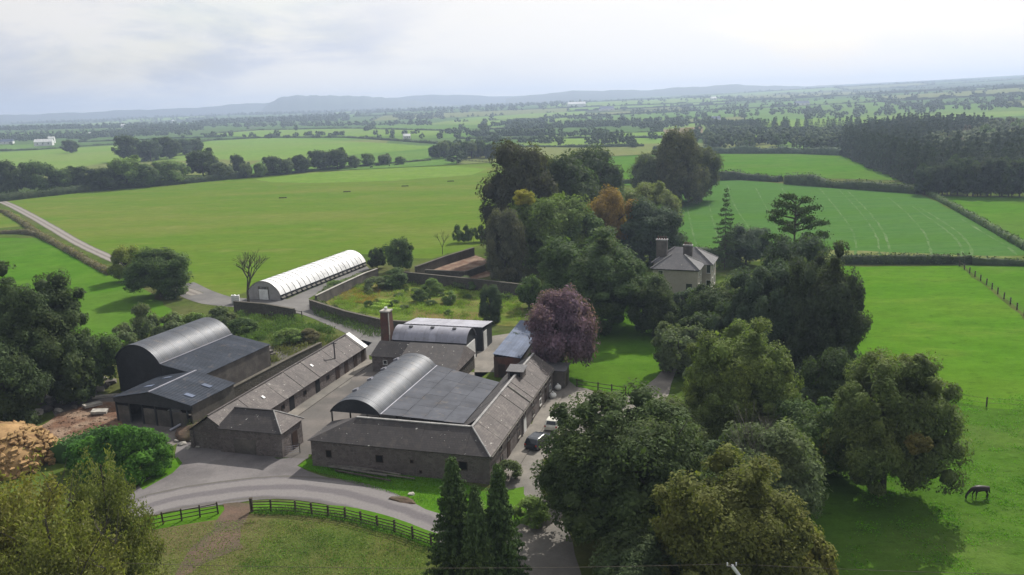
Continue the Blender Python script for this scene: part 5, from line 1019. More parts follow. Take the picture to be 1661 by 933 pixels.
# ---- polytunnel
t = empty('polytunnel', (-49.9, 168.6, 0), -rad(19.4), 'long white polytunnel at the edge of the big pasture', 'polytunnel')
LT = 37.5; arch(t, -8.4, 0, 0, LT, 1.2, 2.9, 19, M['poly'], 16, seed=4, name='cover_panel')
for i in range(20): 
    y = i * LT / 19; R = (8.4 ** 2 / 4 + 2.9 ** 2) / 5.8; half = math.asin(4.2 / R); P = [(-4.2 + (R + .03) * math.sin(a), y - .006, 1.2 + 2.9 - R + (R + .03) * math.cos(a)) for a in [-half + 2 * half * s / 12 for s in range(13)]]
    obj('hoop', mesh('hoop', *join([tube(p, q, .055, .055, 4) for p, q in zip(P[:-1], P[1:])]), M['greytimber']), t)
for x in (-8.4, 0): box('side_skirt', x - .04, x + .04, .02, LT - .02, -.1, 1.18, M['sheetwall'], t)
for k in range(19): 
    y = (k + .5) * LT / 19; poly('shade_flap', [(-.1, y - .75, .75), (.42, y - .75, .5), (.42, y + .55, .5), (-.1, y + .55, .95)], M['greytimber'], t, .03)  # added grey flaps stand in for the shading along the lower side
arch_end(t, -8.35, -.05, .1, 1.2, 2.9, M['polyend'], 'y', 0, 'end_panel'); arch_end(t, -8.35, -.05, LT - .2, 1.2, 2.9, M['polyend'], 'y', 0, 'end_panel')
box('door_frame', -5.5, -2.9, -.04, .04, 0, 2.9, M['greytimber'], t); box('door', -5.35, -3.05, -.08, -.05, .05, 2.3, M['white'], t); box('door_window', -4.9, -3.5, -.08, -.05, 2.36, 2.84, M['glass'], t)
for i, x in enumerate((-8.6, -7.6)):
    q = empty('white_crate', (*(np.array((-49.9, 168.6)) + np.array([x * math.cos(rad(19.4)) - 4.5 * math.sin(rad(19.4)), -x * math.sin(rad(19.4)) - 4.5 * math.cos(rad(19.4))])), 0), .2, ['white tank cube beside the bare tree, nearer the big pasture', 'white tank cube beside the bare tree, nearer the polytunnel door'][i], 'tank')
    box('tank', -.42, .42, -.42, .42, .12, 1.9, M['white'], q); box('pallet', -.46, .46, -.46, .46, 0, .12, M['greytimber'], q); cyl('lid', (0, 0, 1.9), (0, 0, 1.98), .14, M['rubber'], q)
    obj('cage', mesh('cage', *join([boxvf(-.45, .45, -.45, .45, z, z + .03) for z in (.5, .9, 1.3)]), M['greytimber']), q)
# ---- country house
t = empty('country_house', (28.6, 159.2, 0), -rad(21.5), 'two storey pale rendered country house with hipped slate roofs', 'house')
WX, ZE = 9.0, 6.4
box('wall', 0, WX, 0, 5.8, -.4, ZE, M['render'], t); box('wall', -1.0, WX + 1.8, 5.82, 13.5, -.4, ZE, M['render'], t)
def hip(x0, x1, y0, y1, ze, zr, along, m):
    e = .45; x0 -= e; x1 += e; y0 -= e; y1 += e; h = min(x1 - x0, y1 - y0) / 2
    if along == 'x': a, b = (x0 + h, (y0 + y1) / 2, zr), (x1 - h, (y0 + y1) / 2, zr)
    else: a, b = ((x0 + x1) / 2, y0 + h, zr), ((x0 + x1) / 2, y1 - h, zr)
    A, B, C, D = (x0, y0, ze), (x1, y0, ze), (x1, y1, ze), (x0, y1, ze)
    if along == 'x': Fs = [[A, B, b, a], [C, D, a, b], [B, C, b], [D, A, a]]
    else: Fs = [[A, B, a], [B, C, b, a], [C, D, b], [D, A, a, b]]
    for k, f in enumerate(Fs): poly('roof_slope', f, m, t, .1)
    for s, q in ((A, a), (B, b if along == 'x' else a), (C, b), (D, a if along == 'x' else b)): obj('hip_tile', mesh('hip_tile', *tube((s[0], s[1], s[2] + .06), (q[0], q[1], q[2] + .06), .1, .1, 5), M['slateroof_l']), t)
hip(0, WX, 0, 6.4, ZE, 8.8, 'x', M['slate_grey']); hip(-1, WX + 1.8, 6.0, 13.5, ZE - .01, 9.2, 'x', M['slate_grey'])
box('eaves_band', -.3, WX + .3, -.3, 5.7, ZE - .22, ZE - .02, M['sheetwall'], t)
for (x, y, w, d, z0, z1, lb) in ((.4, 7.6, 2.2, 1.3, 7.0, 10.9, 0), (6.0, 6.3, 1.8, 1.0, 7.9, 10.1, 1)):
    c = box('chimney', x - w / 2, x + w / 2, y - d / 2, y + d / 2, z0, z1, M['blockwall'], t); box('chimney_cap', x - w / 2 - .1, x + w / 2 + .1, y - d / 2 - .1, y + d / 2 + .1, z1, z1 + .22, M['slateroof_l'], c)
    for k in range(4): cyl('chimney_pot', (x - w / 2 + .3 + k * (w - .6) / 3, y, z1 + .22), (x - w / 2 + .3 + k * (w - .6) / 3, y, z1 + .75), .14, M['brick'], c, 7)
window(t, 1.6, 0, 4.7, 1.0, 1.3, (0, -1)); window(t, 7.3, 0, 1.4, 1.3, 2.2, (0, -1), 'glass', 'stone'); window(t, 1.6, 0, 1.4, 1.1, 2.0, (0, -1))
for y in (1.6, 4.2):
    for z in (1.4, 4.6): window(t, WX, y, z, 1.1, 1.9, (1, 0))
for y in (8, 11.5):
    for z in (1.4, 4.6): window(t, WX + 1.8, y, z, 1.1, 1.9, (1, 0))
for z in (1.4, 4.6): window(t, WX + 1.3, 5.82, z, .9, 1.8, (0, -1))
# ---- garden and yard walls
def stone_wall(px, h, th, label, m='wallstone', z=None, world=False, name='stone_wall', cop=True):
    pts = [q if world else G(*q, z or 0) for q in px]; r = empty(name, (0, 0, 0), 0, label, 'wall')
    p0 = pts[0]; r.location = (*p0, 0); pp = [(a - p0[0], b - p0[1]) for a, b in pts]; wallring(r, pp, h, th, M[m])
    if cop: wallring(r, pp, h + .1, th + .12, M['stone' if m == 'blockwall' else 'wallstone'], 'coping', h + .002)
    return r
stone_wall([(503, 487), (560, 505), (625, 520), (700, 524), (790, 530)], 1.9, .5, 'long stone garden wall curving behind the sheds', z=1.9)
hedge([(506, 494), (540, 507), (590, 523), (618, 531)], 1.3, 1.2, (.045, .060, .024), 'weeds and ivy smothering the foot of the long garden wall', 9, .2, 71, .5)
hedge([(516, 486), (550, 466), (585, 450)], 1.3, 1.6, (.055, .075, .028), 'overgrown plants along the inside of the timber grey wall', 7, .2, 72, .6)
hedge([(640, 452), (700, 458), (760, 464), (845, 474)], 1.6, 2.2, (.050, .070, .026), 'tangled growth along the top wall of the kitchen garden', 6, .2, 73, .6)
stone_wall([(512, 480), (550, 462), (592, 443), (612, 436)], 2.2, .45, 'straight timber grey wall between polytunnel and garden', 'blockwall', 2.2)
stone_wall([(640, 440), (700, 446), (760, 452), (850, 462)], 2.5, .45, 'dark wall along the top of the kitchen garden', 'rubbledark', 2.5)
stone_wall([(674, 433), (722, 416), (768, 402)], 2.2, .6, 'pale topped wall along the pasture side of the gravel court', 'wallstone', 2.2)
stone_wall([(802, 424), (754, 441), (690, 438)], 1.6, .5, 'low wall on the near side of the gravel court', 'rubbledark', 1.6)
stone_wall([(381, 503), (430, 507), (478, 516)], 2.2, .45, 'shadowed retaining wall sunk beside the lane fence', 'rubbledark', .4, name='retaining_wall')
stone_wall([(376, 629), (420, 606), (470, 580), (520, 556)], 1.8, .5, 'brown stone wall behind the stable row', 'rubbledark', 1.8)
rgd = random.Random(12)
for i in range(26):
    u, v = rgd.uniform(590, 835), rgd.uniform(462, 512); tree(u, v, 0, 0, 'bush', rgd.choice([MG, MDK, GG, (.09, .11, .03)]), 'small leafy plant in the overgrown beds of the walled garden', 'garden_plant', 'small plants in the walled garden beds', 'plant', h=rgd.uniform(.7, 1.7), r=rgd.uniform(.5, 1.3))
# flat garden beds of pale leaves
rb = np.random.default_rng(5)
def tufts(name, poly_px, n, h, s, col, label, seed, mat='leaf', world=False, up=True, clus=0, kind='stuff'):
    P = np.array([q if world else G(*q) for q in poly_px]); rg = np.random.default_rng(seed); lo = P.min(0); hi = P.max(0); q = rg.uniform(lo, hi, (n * 3, 2))
    if clus: cc_ = rg.uniform(lo, hi, (clus, 2)); q = cc_[rg.integers(0, clus, n * 3)] + rg.normal(size=(n * 3, 2)) * rg.uniform(.3, 1.1, (n * 3, 1))
    ins = np.zeros(len(q), bool); j = len(P) - 1
    for i in range(len(P)):
        c = ((P[i, 1] > q[:, 1]) != (P[j, 1] > q[:, 1])) & (q[:, 0] < (P[j, 0] - P[i, 0]) * (q[:, 1] - P[i, 1]) / (P[j, 1] - P[i, 1] + 1e-9) + P[i, 0]); ins ^= c; j = i
    q = q[ins][:n]; k = len(q)
    if k < 3: return
    z = .06 + rg.uniform(0, 1, k) ** 2 * h
    o = obj(name, leafmesh(name, np.column_stack([q, z]), rg.normal(size=(k, 3)) + np.array([0, -.2, .6]), rg.uniform(s * .5, s * 1.4, k), M[mat], rg=rg, up=up, asp=.3), kind=kind); o.color = (*col, 1); o['label'] = label
tufts('grass_tufts', [(100, 880), (365, 846), (480, 840), (640, 872), (716, 900), (690, 960), (0, 960)], 16000, .10, .10, (.085, .115, .028), 'rough grass of the paddock', 1, up=False)
tufts('weeds', [(440, 845), (560, 852), (700, 896), (690, 950), (330, 960), (420, 890)], 6500, .22, .10, (.050, .090, .022), 'dark weed clumps in the paddock', 2, clus=110)
tufts('verge_growth', [(412, 828), (480, 826), (560, 837), (640, 858), (712, 888), (712, 900), (640, 874), (560, 850), (480, 838), (412, 838)], 9000, .45, .11, (.040, .080, .018), 'tall grass and docks along the post and rail fence', 3)
tufts('verge_growth', [(484, 757), (560, 748), (700, 770), (800, 795), (800, 850), (728, 838), (640, 803), (560, 782)], 9000, .12, .09, (.05, .12, .018), 'green verge under the barn wall', 4)
tufts('garden_plants', [(515, 488), (590, 455), (720, 458), (850, 472), (845, 522), (640, 518), (560, 502)], 26000, .7, .16, (.085, .125, .026), 'overgrown vegetable plants in the walled garden', 5, clus=260)
tufts('garden_plants', [(560, 470), (620, 470), (610, 495), (540, 490)], 5000, .5, .14, (.14, .10, .035), 'brown dying plants in the walled garden', 6, clus=40)
tufts('ditch_growth', [(380, 510), (480, 518), (560, 545), (540, 556), (430, 560), (400, 560), (370, 540)], 16000, 1.2, .2, (.050, .080, .024), 'brambles and grass in the hollow below the lane', 7, clus=120)
tufts('ditch_growth', [(505, 498), (600, 535), (640, 545), (600, 548), (510, 512)], 6000, 1.1, .2, (.040, .062, .022), 'weeds at the foot of the garden wall', 8)
tufts('pasture_tufts', [(1330, 620), (1661, 640), (1760, 940), (1320, 960), (1400, 830)], 12000, .06, .12, (.056, .135, .010), 'trodden grass of the horse pasture', 9, clus=300, up=False)
tufts('bank_growth', [(440, 560), (520, 545), (570, 552), (470, 600), (440, 612)], 6000, .9, .18, (.075, .078, .035), 'brown growth on the bank behind the stable wall', 10, clus=50)
for i, (u0, v0, u1, v1) in enumerate([(606, 494, 640, 498), (602, 499, 650, 504), (616, 489, 640, 492)]):
    leafstrip('vegetable_bed', [G(u0, v0), G(u1, v1)], .5, 1.0, 25, .14, (.16, .22, .05), ['pale green vegetable row nearest the field side of the garden', 'longest pale green vegetable row in the garden', 'short pale green vegetable row behind the others'][i], None, 'vegetable bed', 40 + i, 'leaf', .2)
x, y = G(727, 489); q = empty('garden_bench', (x, y, 0), .1, 'pale bench among the garden plants', 'bench'); box('seat', -1, 1, -.22, .22, .42, .48, M['white'], q); box('backrest', -1, 1, .2, .25, .5, .95, M['white'], q)
for s in (-.9, .82): box('leg', s, s + .08, -.2, .2, 0, .42, M['white'], q)
# ------------------------------------------------------------ fences
def fence(pts, h, nr, label, m='timber', name='rail_fence', step=2.0, rr=.045, pw=.075, rail='rail', cat='fence', px=True):
    p = [Vector(G(*q)) if px else Vector(q) for q in pts]; P = []
    for a, b in zip(p[:-1], p[1:]):
        n = max(1, round((b - a).length / step)); P += [a + (b - a) * k / n for k in range(n)]
    P.append(p[-1]); r = empty(name, (*P[0], Z(*P[0])), 0, label, cat); o = P[0]; pm = mesh('post', *boxvf(-pw, pw, -pw, pw, -.3, h + .12), M[m])
    for i, q in enumerate(P):
        d = P[min(i + 1, len(P) - 1)] - P[max(i - 1, 0)]; k = obj('post', pm, r, (q.x - o.x, q.y - o.y, Z(*q) - Z(*o))); k.rotation_euler = (0.02 * math.sin(i * 2.1), 0.03 * math.sin(i * 1.7), math.atan2(d.y, d.x))
    for i in range(len(P) - 1):
        a, b = P[i] - o, P[i + 1] - o; nn = Vector((b - a)).orthogonal().normalized() * (pw + .02)
        for k in range(nr):
            z = h * (k + 1) / nr - .05; w = rr; zz = [(a, z + .01 * math.sin(i * 3 + k)), (b, z + .01 * math.sin(i * 3 + k + 2))]; d = (b - a).normalized(); n2 = Vector((-d.y, d.x)) * .02; off = Vector((-d.y, d.x)) * -(pw + .022); V = []
            for (c, z_) in zz:
                for s1, s2 in ((-1, -1), (1, -1), (1, 1), (-1, 1)): q = c + off + n2 * s1; V.append((q.x, q.y, z_ + s2 * w))
            obj(rail, mesh(rail, V, [(0, 1, 2, 3), (7, 6, 5, 4), (0, 4, 5, 1), (1, 5, 6, 2), (2, 6, 7, 3), (3, 7, 4, 0)], M[m]), r)
    return r
fence([(180, 868), (265, 851), (354, 834)], 1.25, 3, 'short run of post and rail fence on the willow side of the gateway', step=1.8)
fence([(409, 831), (440, 830), (480, 832), (560, 843), (640, 864), (700, 886), (712, 893)], 1.25, 4, 'curving four rail fence along the gravel lane')
fence([(936, 628), (970, 633), (1015, 640)], 1.1, 2, 'low rail fence at the foot of the lawn', step=2.2)
fence([(400, 503), (430, 506), (450, 506), (490, 514)], 1.1, 2, 'pale rail fence on top of the sunken wall by the lane', 'greytimber', step=2)
fence([(1556, 432), (1600, 462), (1661, 512), (1760, 590)], 1.2, 2, 'wire fence with rough posts across the bright pasture', 'timber', 'wire_fence', 4, .010, .10, 'wire')
fence([(1500, 640), (1540, 650), (1600, 660), (1680, 664), (1900, 680)], 1.2, 2, 'thin wire fence crossing behind the horse', 'timber', 'wire_fence', 5.5, .010, .08, 'wire')
fence([(0, 327.5), (150, 312), (300, 300)], 1.1, 1, 'wire fence along the far edge of the big pasture', 'timber', 'wire_fence', 9, .012, .10, 'wire')
x, y = G(409, 831); q = empty('gate_post', (x, y, 0), 0, 'thick dark gate post where the worn path enters the paddock', 'post'); box('post', -.13, .13, -.13, .13, -.3, 1.55, M['timber'], q); box('cap', -.15, .15, -.15, .15, 1.55, 1.6, M['timber'], q)
# pole in the yard and power line
x, y = G(546, 612); q = empty('utility_pole', (x, y, 0), 0, 'slim grey pole standing in front of the stables', 'pole'); cyl('pole', (0, 0, -.2), (0, 0, 5.6), .10, M['sheetwall'], q); box('crossarm', -.4, .4, -.05, .05, 5.3, 5.4, M['sheetwall'], q)
x, y = G(1187, 917, 9.0); q = empty('power_pole', (x, y, 0), 0, 'pale leaning pole top carrying the overhead wire at the bottom of the photo', 'pole')
bx_ = G(1330, 1110); cyl('pole', (bx_[0] - x, bx_[1] - y, -.2), (.0, 0, 9.0), .14, M['white'], q, 8, .12); box('crossarm', -.35, .35, -.05, .05, 8.9, 9.0, M['greytimber'], q)
for s in (-.3, .3): cyl('insulator', (s, 0, 9.0), (s, 0, 9.2), .05, M['white'], q)
a = np.array([*G(560, 914, 9.1), 9.1]); b = np.array([*G(1800, 927, 9.1), 9.1]); c = np.array([x, y, 9.1]); W_ = []
for (p, r_) in ((c, a), (c, b)):
    far = p + (r_ - p) * 1.6; pr = p
    for k in range(1, 13): s = k / 12; z = p + (far - p) * s; z[2] -= 1.2 * s * (1 - s) * 1.2; W_.append(tube(pr, z, .015, .015, 4)); pr = z
tag(obj('overhead_wire', mesh('overhead_wire', *join(W_), M['bark'])), 'thin overhead wire crossing the bottom of the photo', 'wire')
# ------------------------------------------------------------ vehicles and farm clutter
def car(u, v, rz, body, label):
    x, y = G(u, v); t = empty('parked_car', (x, y, 0), rz, label, 'car'); L_, Wd = 4.1, 1.74
    prof = [(-2.05, .35), (-2.08, .75), (-1.98, .98), (-1.62, 1.42), (-1.3, 1.50), (.1, 1.50), (.45, 1.44), (1.05, .98), (1.85, .86), (2.04, .70), (2.05, .35)]
    xs = []
    V = []; Fc = []; n = len(prof)
    for wx in (-1, -.86, .86, 1):
        for (a, z) in prof:
            tp = 1 - .16 * max(0, (z - .95) / .55); V.append((wx * Wd / 2 * tp, a * (1 if abs(wx) < .9 else .985), z - (0 if abs(wx) < .9 else .04)))
    for s in range(3):
        for i in range(n - 1): a = s * n + i; Fc.append((a, a + 1, a + n + 1, a + n))
        Fc.append((s * n + n - 1, s * n, (s + 1) * n, (s + 1) * n + n - 1))
    Fc += [tuple(range(n))[::-1], tuple(range(3 * n, 4 * n))]
    obj('body', mesh('body', V, Fc, M[body]), t)
    def pl(nm, P, m='glass'): obj(nm, mesh(nm, P, [(0, 1, 2, 3)], M[m]), t)
    pl('rear_window', [(-.62, -1.98, 1.02), (.62, -1.98, 1.02), (.56, -1.68, 1.39), (-.56, -1.68, 1.39)]); pl('windscreen', [(.64, 1.04, 1.02), (-.64, 1.04, 1.02), (-.58, .52, 1.42), (.58, .52, 1.42)])
    for s in (-1, 1): pl('side_window', [(s * .868, -1.5, 1.0), (s * .868, .85, 1.0), (s * .765, .3, 1.40), (s * .765, -1.3, 1.40)])
    for sx in (-1, 1):
        for sy in (-1.28, 1.28):
            w = cyl('wheel', (sx * .72, sy, .31), (sx * .89, sy, .31), .31, M['rubber'], t, 14); cyl('rim', (sx * .88, sy, .31), (sx * .90, sy, .31), .19, M['metal_silver'], w, 10)
        box('tail_light', sx * .72 - .1, sx * .72 + .1, -2.10, -2.05, .72, .9, M['lamp'], t); box('headlight', sx * .66 - .14, sx * .66 + .14, 2.0, 2.07, .62, .76, M['metal_silver'], t)
    return t
car(901, 692, -rad(20), 'car_cream', 'cream hatchback parked beside the stone barn'); car(874, 722, -rad(30), 'car_dark', 'dark car half hidden by leaves at the barn end')
# drum with pale rim and a pale pipe at the open shed
x, y = G(285, 690); q = empty('storage_drum', (x, y, 0), -.5, 'dark round drum with pale rim at the shed corner', 'drum'); R_ = 1.15
V = []; Fc = []
for i in range(20):
    a = 2 * math.pi * i / 20
    for r_, yy in ((R_, -.45), (R_, .45), (R_ - .1, .45), (R_ - .1, -.45)): V.append((r_ * math.cos(a), yy, R_ + .05 + r_ * math.sin(a)))
for i in range(20):
    for j in range(4): Fc.append((4 * i + j, 4 * i + (j + 1) % 4, 4 * ((i + 1) % 20) + (j + 1) % 4, 4 * ((i + 1) % 20) + j))
obj('rim', mesh('rim', V, Fc, M['white']), q); cyl('drum', (0, -.38, R_ + .05), (0, .38, R_ + .05), R_ - .11, M['rubber'], q, 20); cyl('hub', (0, -.5, R_ + .05), (0, -.38, R_ + .05), .25, M['greytimber'], q, 10)
for i in range(5): a = i * 1.257; cyl('spoke', (0, -.42, R_ + .05), (math.cos(a) * 1.0, -.42, R_ + .05 + math.sin(a) * 1.0), .04, M['greytimber'], q, 5)
x, y = G(276, 700); q = empty('auger_pipe', (x, y, 0), 0, 'long pale pipe slanting up beside the drum', 'pipe'); cyl('pipe', (0, 0, .15), (3.0, 2.2, 1.4), .16, M['metal_silver'], q, 10); cyl('leg', (2.6, 1.9, 0), (2.6, 1.9, 1.2), .05, M['greytimber'], q, 6); box('hopper', 2.7, 3.5, 1.9, 2.7, .9, 1.6, M['metal_blue'], q)
rs = random.Random(3)
x, y = G(330, 703); o = obj('earth_mound', mesh('earth_mound', *lump(1, 55, 4, .16, 1), M['worn'], True), loc=(x, y, -.1)); o.scale = (3.6, 2.4, 1.5); o.rotation_euler = (0, 0, .3); tag(o, 'grey brown earth mound against the end of the stables', 'mound')
tufts('mound_weeds', [(300, 700), (352, 690), (356, 704), (318, 716)], 900, 1.5, .14, (.06, .075, .03), 'weeds growing on the earth mound', 31)
q = empty('yard_gate', (*G(456, 741), 0), .35, 'small metal gate standing open beside the hipped store', 'gate')
for k in (0, 2.2): cyl('gate_post', (k, 0, -.2), (k, 0, 1.4), .06, M['greytimber'], q, 6)
for k in range(4): cyl('bar', (0, 0, .3 + k * .27), (2.2, 0, .3 + k * .27), .025, M['metal_silver'], q, 5)
SP = [(344, 712, .9), (338, 720, .7), (330, 716, .6), (318, 708, .8), (312, 716, .5), (300, 710, .6), (296, 722, .7), (304, 728, .5), (322, 726, .5), (350, 722, .6), (288, 716, .5), (334, 702, .5)]
for i, (u, v, s) in enumerate(SP):
    x, y = G(u, v); o = obj('stone_block', mesh('stone_block', *lump(s * .8, i, 1, .28, .5), M['stone']), loc=(x, y, s * .22)); o.rotation_euler = (rs.uniform(-.2, .2), rs.uniform(-.2, .2), i); tag(o, 'pale broken stone lying at the forecourt edge by the hipped store', 'stone', 'loose stones at the forecourt')
for i in range(22):
    u, v = [(95, 668), (120, 662), (88, 660), (105, 655), (130, 650), (75, 668), (60, 672), (142, 645), (150, 638), (160, 634), (172, 628), (115, 648), (85, 650), (45, 668), (66, 655), (98, 642), (180, 622), (140, 630), (125, 636), (108, 634), (152, 622), (168, 616)][i]
    x, y = G(u, v); s = rs.uniform(.5, 1.1); o = obj('rubble_lump', mesh('rubble_lump', *lump(s, i + 30, 1, .3, .6), M['blockwall' if i % 3 else 'stone']), loc=(x, y, s * .25)); o.rotation_euler = (0, 0, i * 1.3); tag(o, 'grey lump in the rubble bank behind the red soil', 'rubble', 'rubble bank behind the red soil')
# machinery and scrap by the lean-to wall
for i, (u, v, m, s) in enumerate([(378, 618, 'sheetwall', 1.1), (388, 612, 'doorpaint', .8), (396, 608, 'sheetwall', .9), (404, 606, 'rubber', .7), (412, 600, 'white', .8), (420, 596, 'white', .6), (432, 588, 'sheetwall', 1.0), (440, 580, 'blockwall', .8)]):
    x, y = G(u, v); q = empty('scrap_machine', (x, y, 0), i * .8, ['rusting box machine nearest the open shed by the lean-to wall', 'brown scrap machine second from the open shed', 'dark scrap machine third from the open shed', 'low black scrap machine beside the white one', 'white scrap machine by the lean-to wall', 'smaller white scrap machine by the lean-to wall', 'dark tall machine at the end of the lean-to wall', 'grey machine at the far end of the scrap line'][i], 'machine')
    box('body', -s, s, -s * .5, s * .5, .3, .3 + s * .7, M[m], q); box('hood', -s * .5, s * .4, -s * .4, s * .4, .3 + s * .7, .3 + s * 1.2, M[m], q); cyl('axle', (-s * .6, -s * .7, .3), (-s * .6, s * .7, .3), .08, M['rubber'], q)
    for sy in (-.72, .6): cyl('wheel', (-s * .6, s * sy, .32), (-s * .6, s * sy + .14, .32), .32, M['rubber'], q, 12)
    cyl('drawbar', (s, 0, .4), (s + 1.0, .1, .15), .05, M['greytimber'], q, 5)
# pale slab heap between shed and rubble
for i, (u, v, w, d, rz) in enumerate([(172, 645, 3.6, .5, .5), (150, 660, 2.4, 1.0, .9), (162, 672, 2.0, 1.2, .2), (30, 600, 3, .4, .4)][:3]):
    x, y = G(u, v); o = box('concrete_beam', -w / 2, w / 2, -d / 2, d / 2, 0, .35, M['stone']); o.location = (x, y, .05 + .1 * i); o.rotation_euler = (.05, .08, rz); tag(o, ['long pale concrete beam beside the open shed', 'pale concrete block at the corner of the red soil', 'low pale slab at the top of the red soil'][i], 'concrete')
# orange heap
x, y = G(2, 752); q = empty('soil_heap', (x, y, 0), 0, 'heap of orange earth lumps at the photo edge', 'heap'); vf = lump(1, 5, 3, .10, 1)
hv = [(a * 6.5, b * 5.5, max(c, -.05) * 4.6) for a, b, c in vf[0]]; obj('mound', mesh('mound', hv, vf[1], M['orange'], True), q); rr_ = np.random.default_rng(8); LP = [lump(1, k, 1, .3, .8) for k in range(4)]; parts = []
for i in range(520):
    d = sph(rr_, 1)[0]; d[2] = abs(d[2]); s = rr_.uniform(.18, .55); c = (d[0] * 6.5, d[1] * 5.5, d[2] * 4.5); v_, f_ = LP[i % 4]; parts.append(([(a * s + c[0], b * s + c[1], e * s + c[2]) for a, b, e in v_], f_))
o = obj('earth_lumps', mesh('earth_lumps', *join(parts), M['orange']), q, kind='stuff')
# clods on the red soil
parts = []
for i in range(260):
    u = rr_.uniform(50, 192); v = rr_.uniform(655, 738)
    if v > 745 - (u - 50) * .45 or v < 700 - (u - 50) * .4: continue
    x, y = G(u, v); s = rr_.uniform(.1, .35); v_, f_ = LP[i % 4]; parts.append(([(a * s + x, b * s + y, e * s * .6 + .06) for a, b, e in v_], f_))
o = obj('soil_clods', mesh('soil_clods', *join(parts), M['mud']), kind='stuff'); o['label'] = 'clods strewn over the red soil'
# poles lying in the verge
for i, (a, b, r_, m) in enumerate([((531, 757), (615, 767), .13, 'barkpale'), ((534, 762), (628, 778), .16, 'greytimber'), ((545, 767), (634, 784), .12, 'bark'), ((560, 761), (650, 776), .12, 'barkpale'), ((600, 770), (673, 781), .11, 'barkpale'), ((540, 760), (600, 770), .14, 'greytimber')]):
    p, q_ = G(*a), G(*b); dz = .30 + .14 * (i % 2); o = obj('timber_pole', mesh('timber_pole', *tube((0, 0, 0), (q_[0] - p[0], q_[1] - p[1], .03), r_, r_ * .8, 8), M[m]), loc=(*p, dz))
    tag(o, ['pale felled pole lying closest to the barn wall', 'thick grey felled pole in the middle of the stack on the verge', 'dark felled pole lying nearest the lane', 'pale pole lying across the grey one', 'pale felled pole nearest the conifers', 'short grey pole at the yard end of the verge stack'][i], 'pole')
p = G(655, 812); o = obj('earth_bank', mesh('earth_bank', *lump(1, 77, 2, .2, .35), M['worn']), loc=(*p, .02)); o.scale = (1.7, .6, .8); o.rotation_euler = (0, 0, -.45); tag(o, 'small brown earth bank where the verge meets the lane', 'earth bank')
p = G(668, 803); o = obj('stone_block', mesh('stone_block', *lump(.35, 12, 1, .3, .6), M['stone']), loc=(*p, .1)); tag(o, 'single pale stone on the verge beside the earth bank', 'stone')
# feed troughs in the big pasture
for i, (u, v) in enumerate([(459, 322), (563, 312), (657, 303), (731, 295)]):
    x, y = G(u, v); q = empty('field_trough', (x, y, 0), .1, ['dark feed trough out in the pasture, nearest the camera', 'dark feed trough, second nearest in the pasture', 'feed trough just below the oval pasture edge', 'feed trough nearest the tall dark trees'][i], 'trough')
    obj('trough', mesh('trough', *join([boxvf(-1.7, 1.7, -.35, .35, .25, .3), boxvf(-1.7, 1.7, -.4, -.35, .25, .55), boxvf(-1.7, 1.7, .35, .4, .25, .55), boxvf(-1.75, -1.7, -.4, .4, .25, .55), boxvf(1.7, 1.75, -.4, .4, .25, .55)]), M['timber']), q)
    for s in (-1.5, 0, 1.5): box('leg', s - .06, s + .06, -.3, .3, 0, .25, M['timber'], q)
# ------------------------------------------------------------ horse and cattle
def animal(name, x, y, rz, m, label, cat, J, E_, s=1., group=None):
    me = bpy.data.meshes.new(name); me.from_pydata([tuple(j[:3]) for j in J], E_, []); me.materials.append(M[m]); o = obj(name, me, loc=(x, y, Z(x, y))); o.rotation_euler = (0, 0, rz); o.scale = (s, s, s)
    sk = o.modifiers.new('skin', 'SKIN'); sk.use_smooth_shade = True; o.modifiers.new('sub', 'SUBSURF').levels = 1; o.modifiers['sub'].render_levels = 1
    me.update(); sv = me.skin_vertices[0].data if me.skin_vertices else None
    if sv is None or len(sv) == 0:
        bm = bmesh.new(); bm.from_mesh(me); bm.verts.layers.skin.verify(); bm.to_mesh(me); bm.free(); sv = me.skin_vertices[0].data
    for i, j in enumerate(J): sv[i].radius = (j[3], j[4] if len(j) > 4 else j[3]); sv[i].use_root = (i == 0)
    return tag(o, label, cat, group)
# x forward (the head end), y side, z up
HJ = [(-.55, 0, 1.22, .27, .27), (-.15, 0, 1.16, .30, .30), (.30, 0, 1.17, .29, .30), (.60, 0, 1.20, .22, .26), (.90, 0, 1.10, .15, .2), (1.20, 0, .80, .11, .15), (1.38, 0, .52, .10, .12), (1.46, 0, .34, .09, .11), (1.42, 0, .14, .065, .075), (1.38, 0, .05, .055, .06),
      (-.80, 0, 1.16, .16, .18), (-.92, 0, .95, .05, .05), (-.98, 0, .55, .06, .06),
      (-.62, .16, .98, .16), (-.50, .18, .74, .11), (-.72, .18, .50, .065), (-.66, .18, .22, .045), (-.62, .18, .04, .06),
      (-.66, -.16, .98, .16), (-.62, -.18, .74, .11), (-.86, -.18, .52, .065), (-.84, -.18, .22, .045), (-.80, -.18, .04, .06),
      (.48, .16, .90, .12), (.50, .16, .62, .08), (.50, .16, .46, .06), (.48, .16, .22, .045), (.50, .16, .04, .06),
      (.46, -.16, .90, .12), (.60, -.16, .62, .08), (.68, -.16, .46, .06), (.62, -.16, .22, .045), (.66, -.16, .04, .06)]
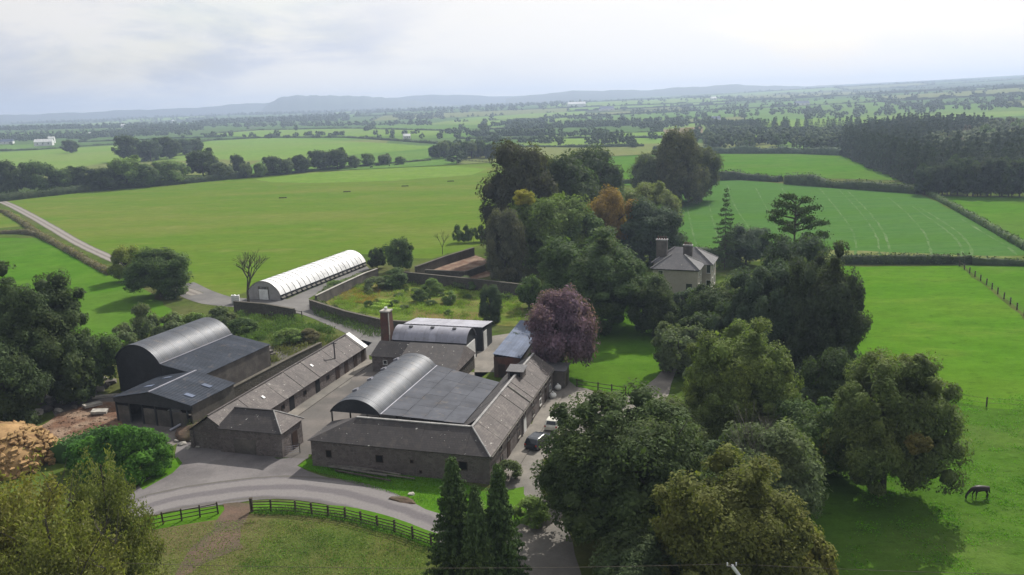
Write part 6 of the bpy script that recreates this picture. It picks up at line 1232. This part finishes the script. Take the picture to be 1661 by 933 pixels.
HE = [(0, 1), (1, 2), (2, 3), (3, 4), (4, 5), (5, 6), (6, 7), (7, 8), (8, 9), (0, 10), (10, 11), (11, 12), (0, 13), (13, 14), (14, 15), (15, 16), (16, 17), (0, 18), (18, 19), (19, 20), (20, 21), (21, 22), (2, 23), (23, 24), (24, 25), (25, 26), (26, 27), (2, 28), (28, 29), (29, 30), (30, 31), (31, 32)]
x, y = G(1589, 809); hs = animal('horse', x, y, rad(183), 'horse', 'dark brown horse grazing alone in the bright pasture', 'horse', HJ, HE, 1.0)
obj('mane', mesh('mane', *join([tube((.62 + .14 * k, 0, 1.40 - .135 * k - .03 * (k > 3)), (.60 + .14 * k, .05, 1.24 - .14 * k), .05, .03, 5) for k in range(6)]), M['horse']), hs)
obj('ear', mesh('ear', *tube((1.42, .07, .56), (1.50, .10, .70), .035, .006, 5), M['horse']), hs); obj('ear', mesh('ear', *tube((1.42, -.07, .56), (1.50, -.10, .70), .035, .006, 5), M['horse']), hs)
for s in (-1, 1): obj('eye', mesh('eye', *lump(.025, 1, 1, 0), M['rubber']), hs, (1.46, s * .085, .40))
CJ = [(a * 1.02, b * 1.1, c * .86, *[r_ * 1.08 for r_ in rr2]) for (a, b, c, *rr2) in HJ]
for i, (u, v) in enumerate([(580, 271), (597, 270), (603, 273), (612, 270), (632, 270), (644, 269)]):
    x, y = G(u, v); animal('cow', x, y, .4 + i * 1.9, 'cow', 'small dark cow grazing at the top of the oval pasture', 'cow', CJ, HE, 1.15, 'cattle at the top of the oval pasture')
# timber pen at the head of the pasture
fence([(722, 262), (742, 264), (756, 262), (800, 265)], 1.4, 3, 'dark cattle pen at the far end of the oval pasture', name='cattle_pen', step=4, rr=.09, pw=.12)
# ------------------------------------------------------------ air
V, Fc = boxvf(-9500, 9500, -1500, 7300, -30, 158)
hz = obj('haze', mesh('haze', V, Fc), kind='stuff'); hm = bpy.data.materials.new('haze'); hm.use_nodes = True; hn = hm.node_tree; hn.nodes.remove(hn.nodes['Principled BSDF'])
pv = hn.nodes.new('ShaderNodeVolumePrincipled'); pv.inputs['Color'].default_value = (.58, .71, .94, 1); pv.inputs['Density'].default_value = 2.2e-4; pv.inputs['Anisotropy'].default_value = .25
hn.links.new(pv.outputs[0], hn.nodes['Material Output'].inputs['Volume']); hz.data.materials.append(hm); hz['label'] = 'pale blue haze over the plain'
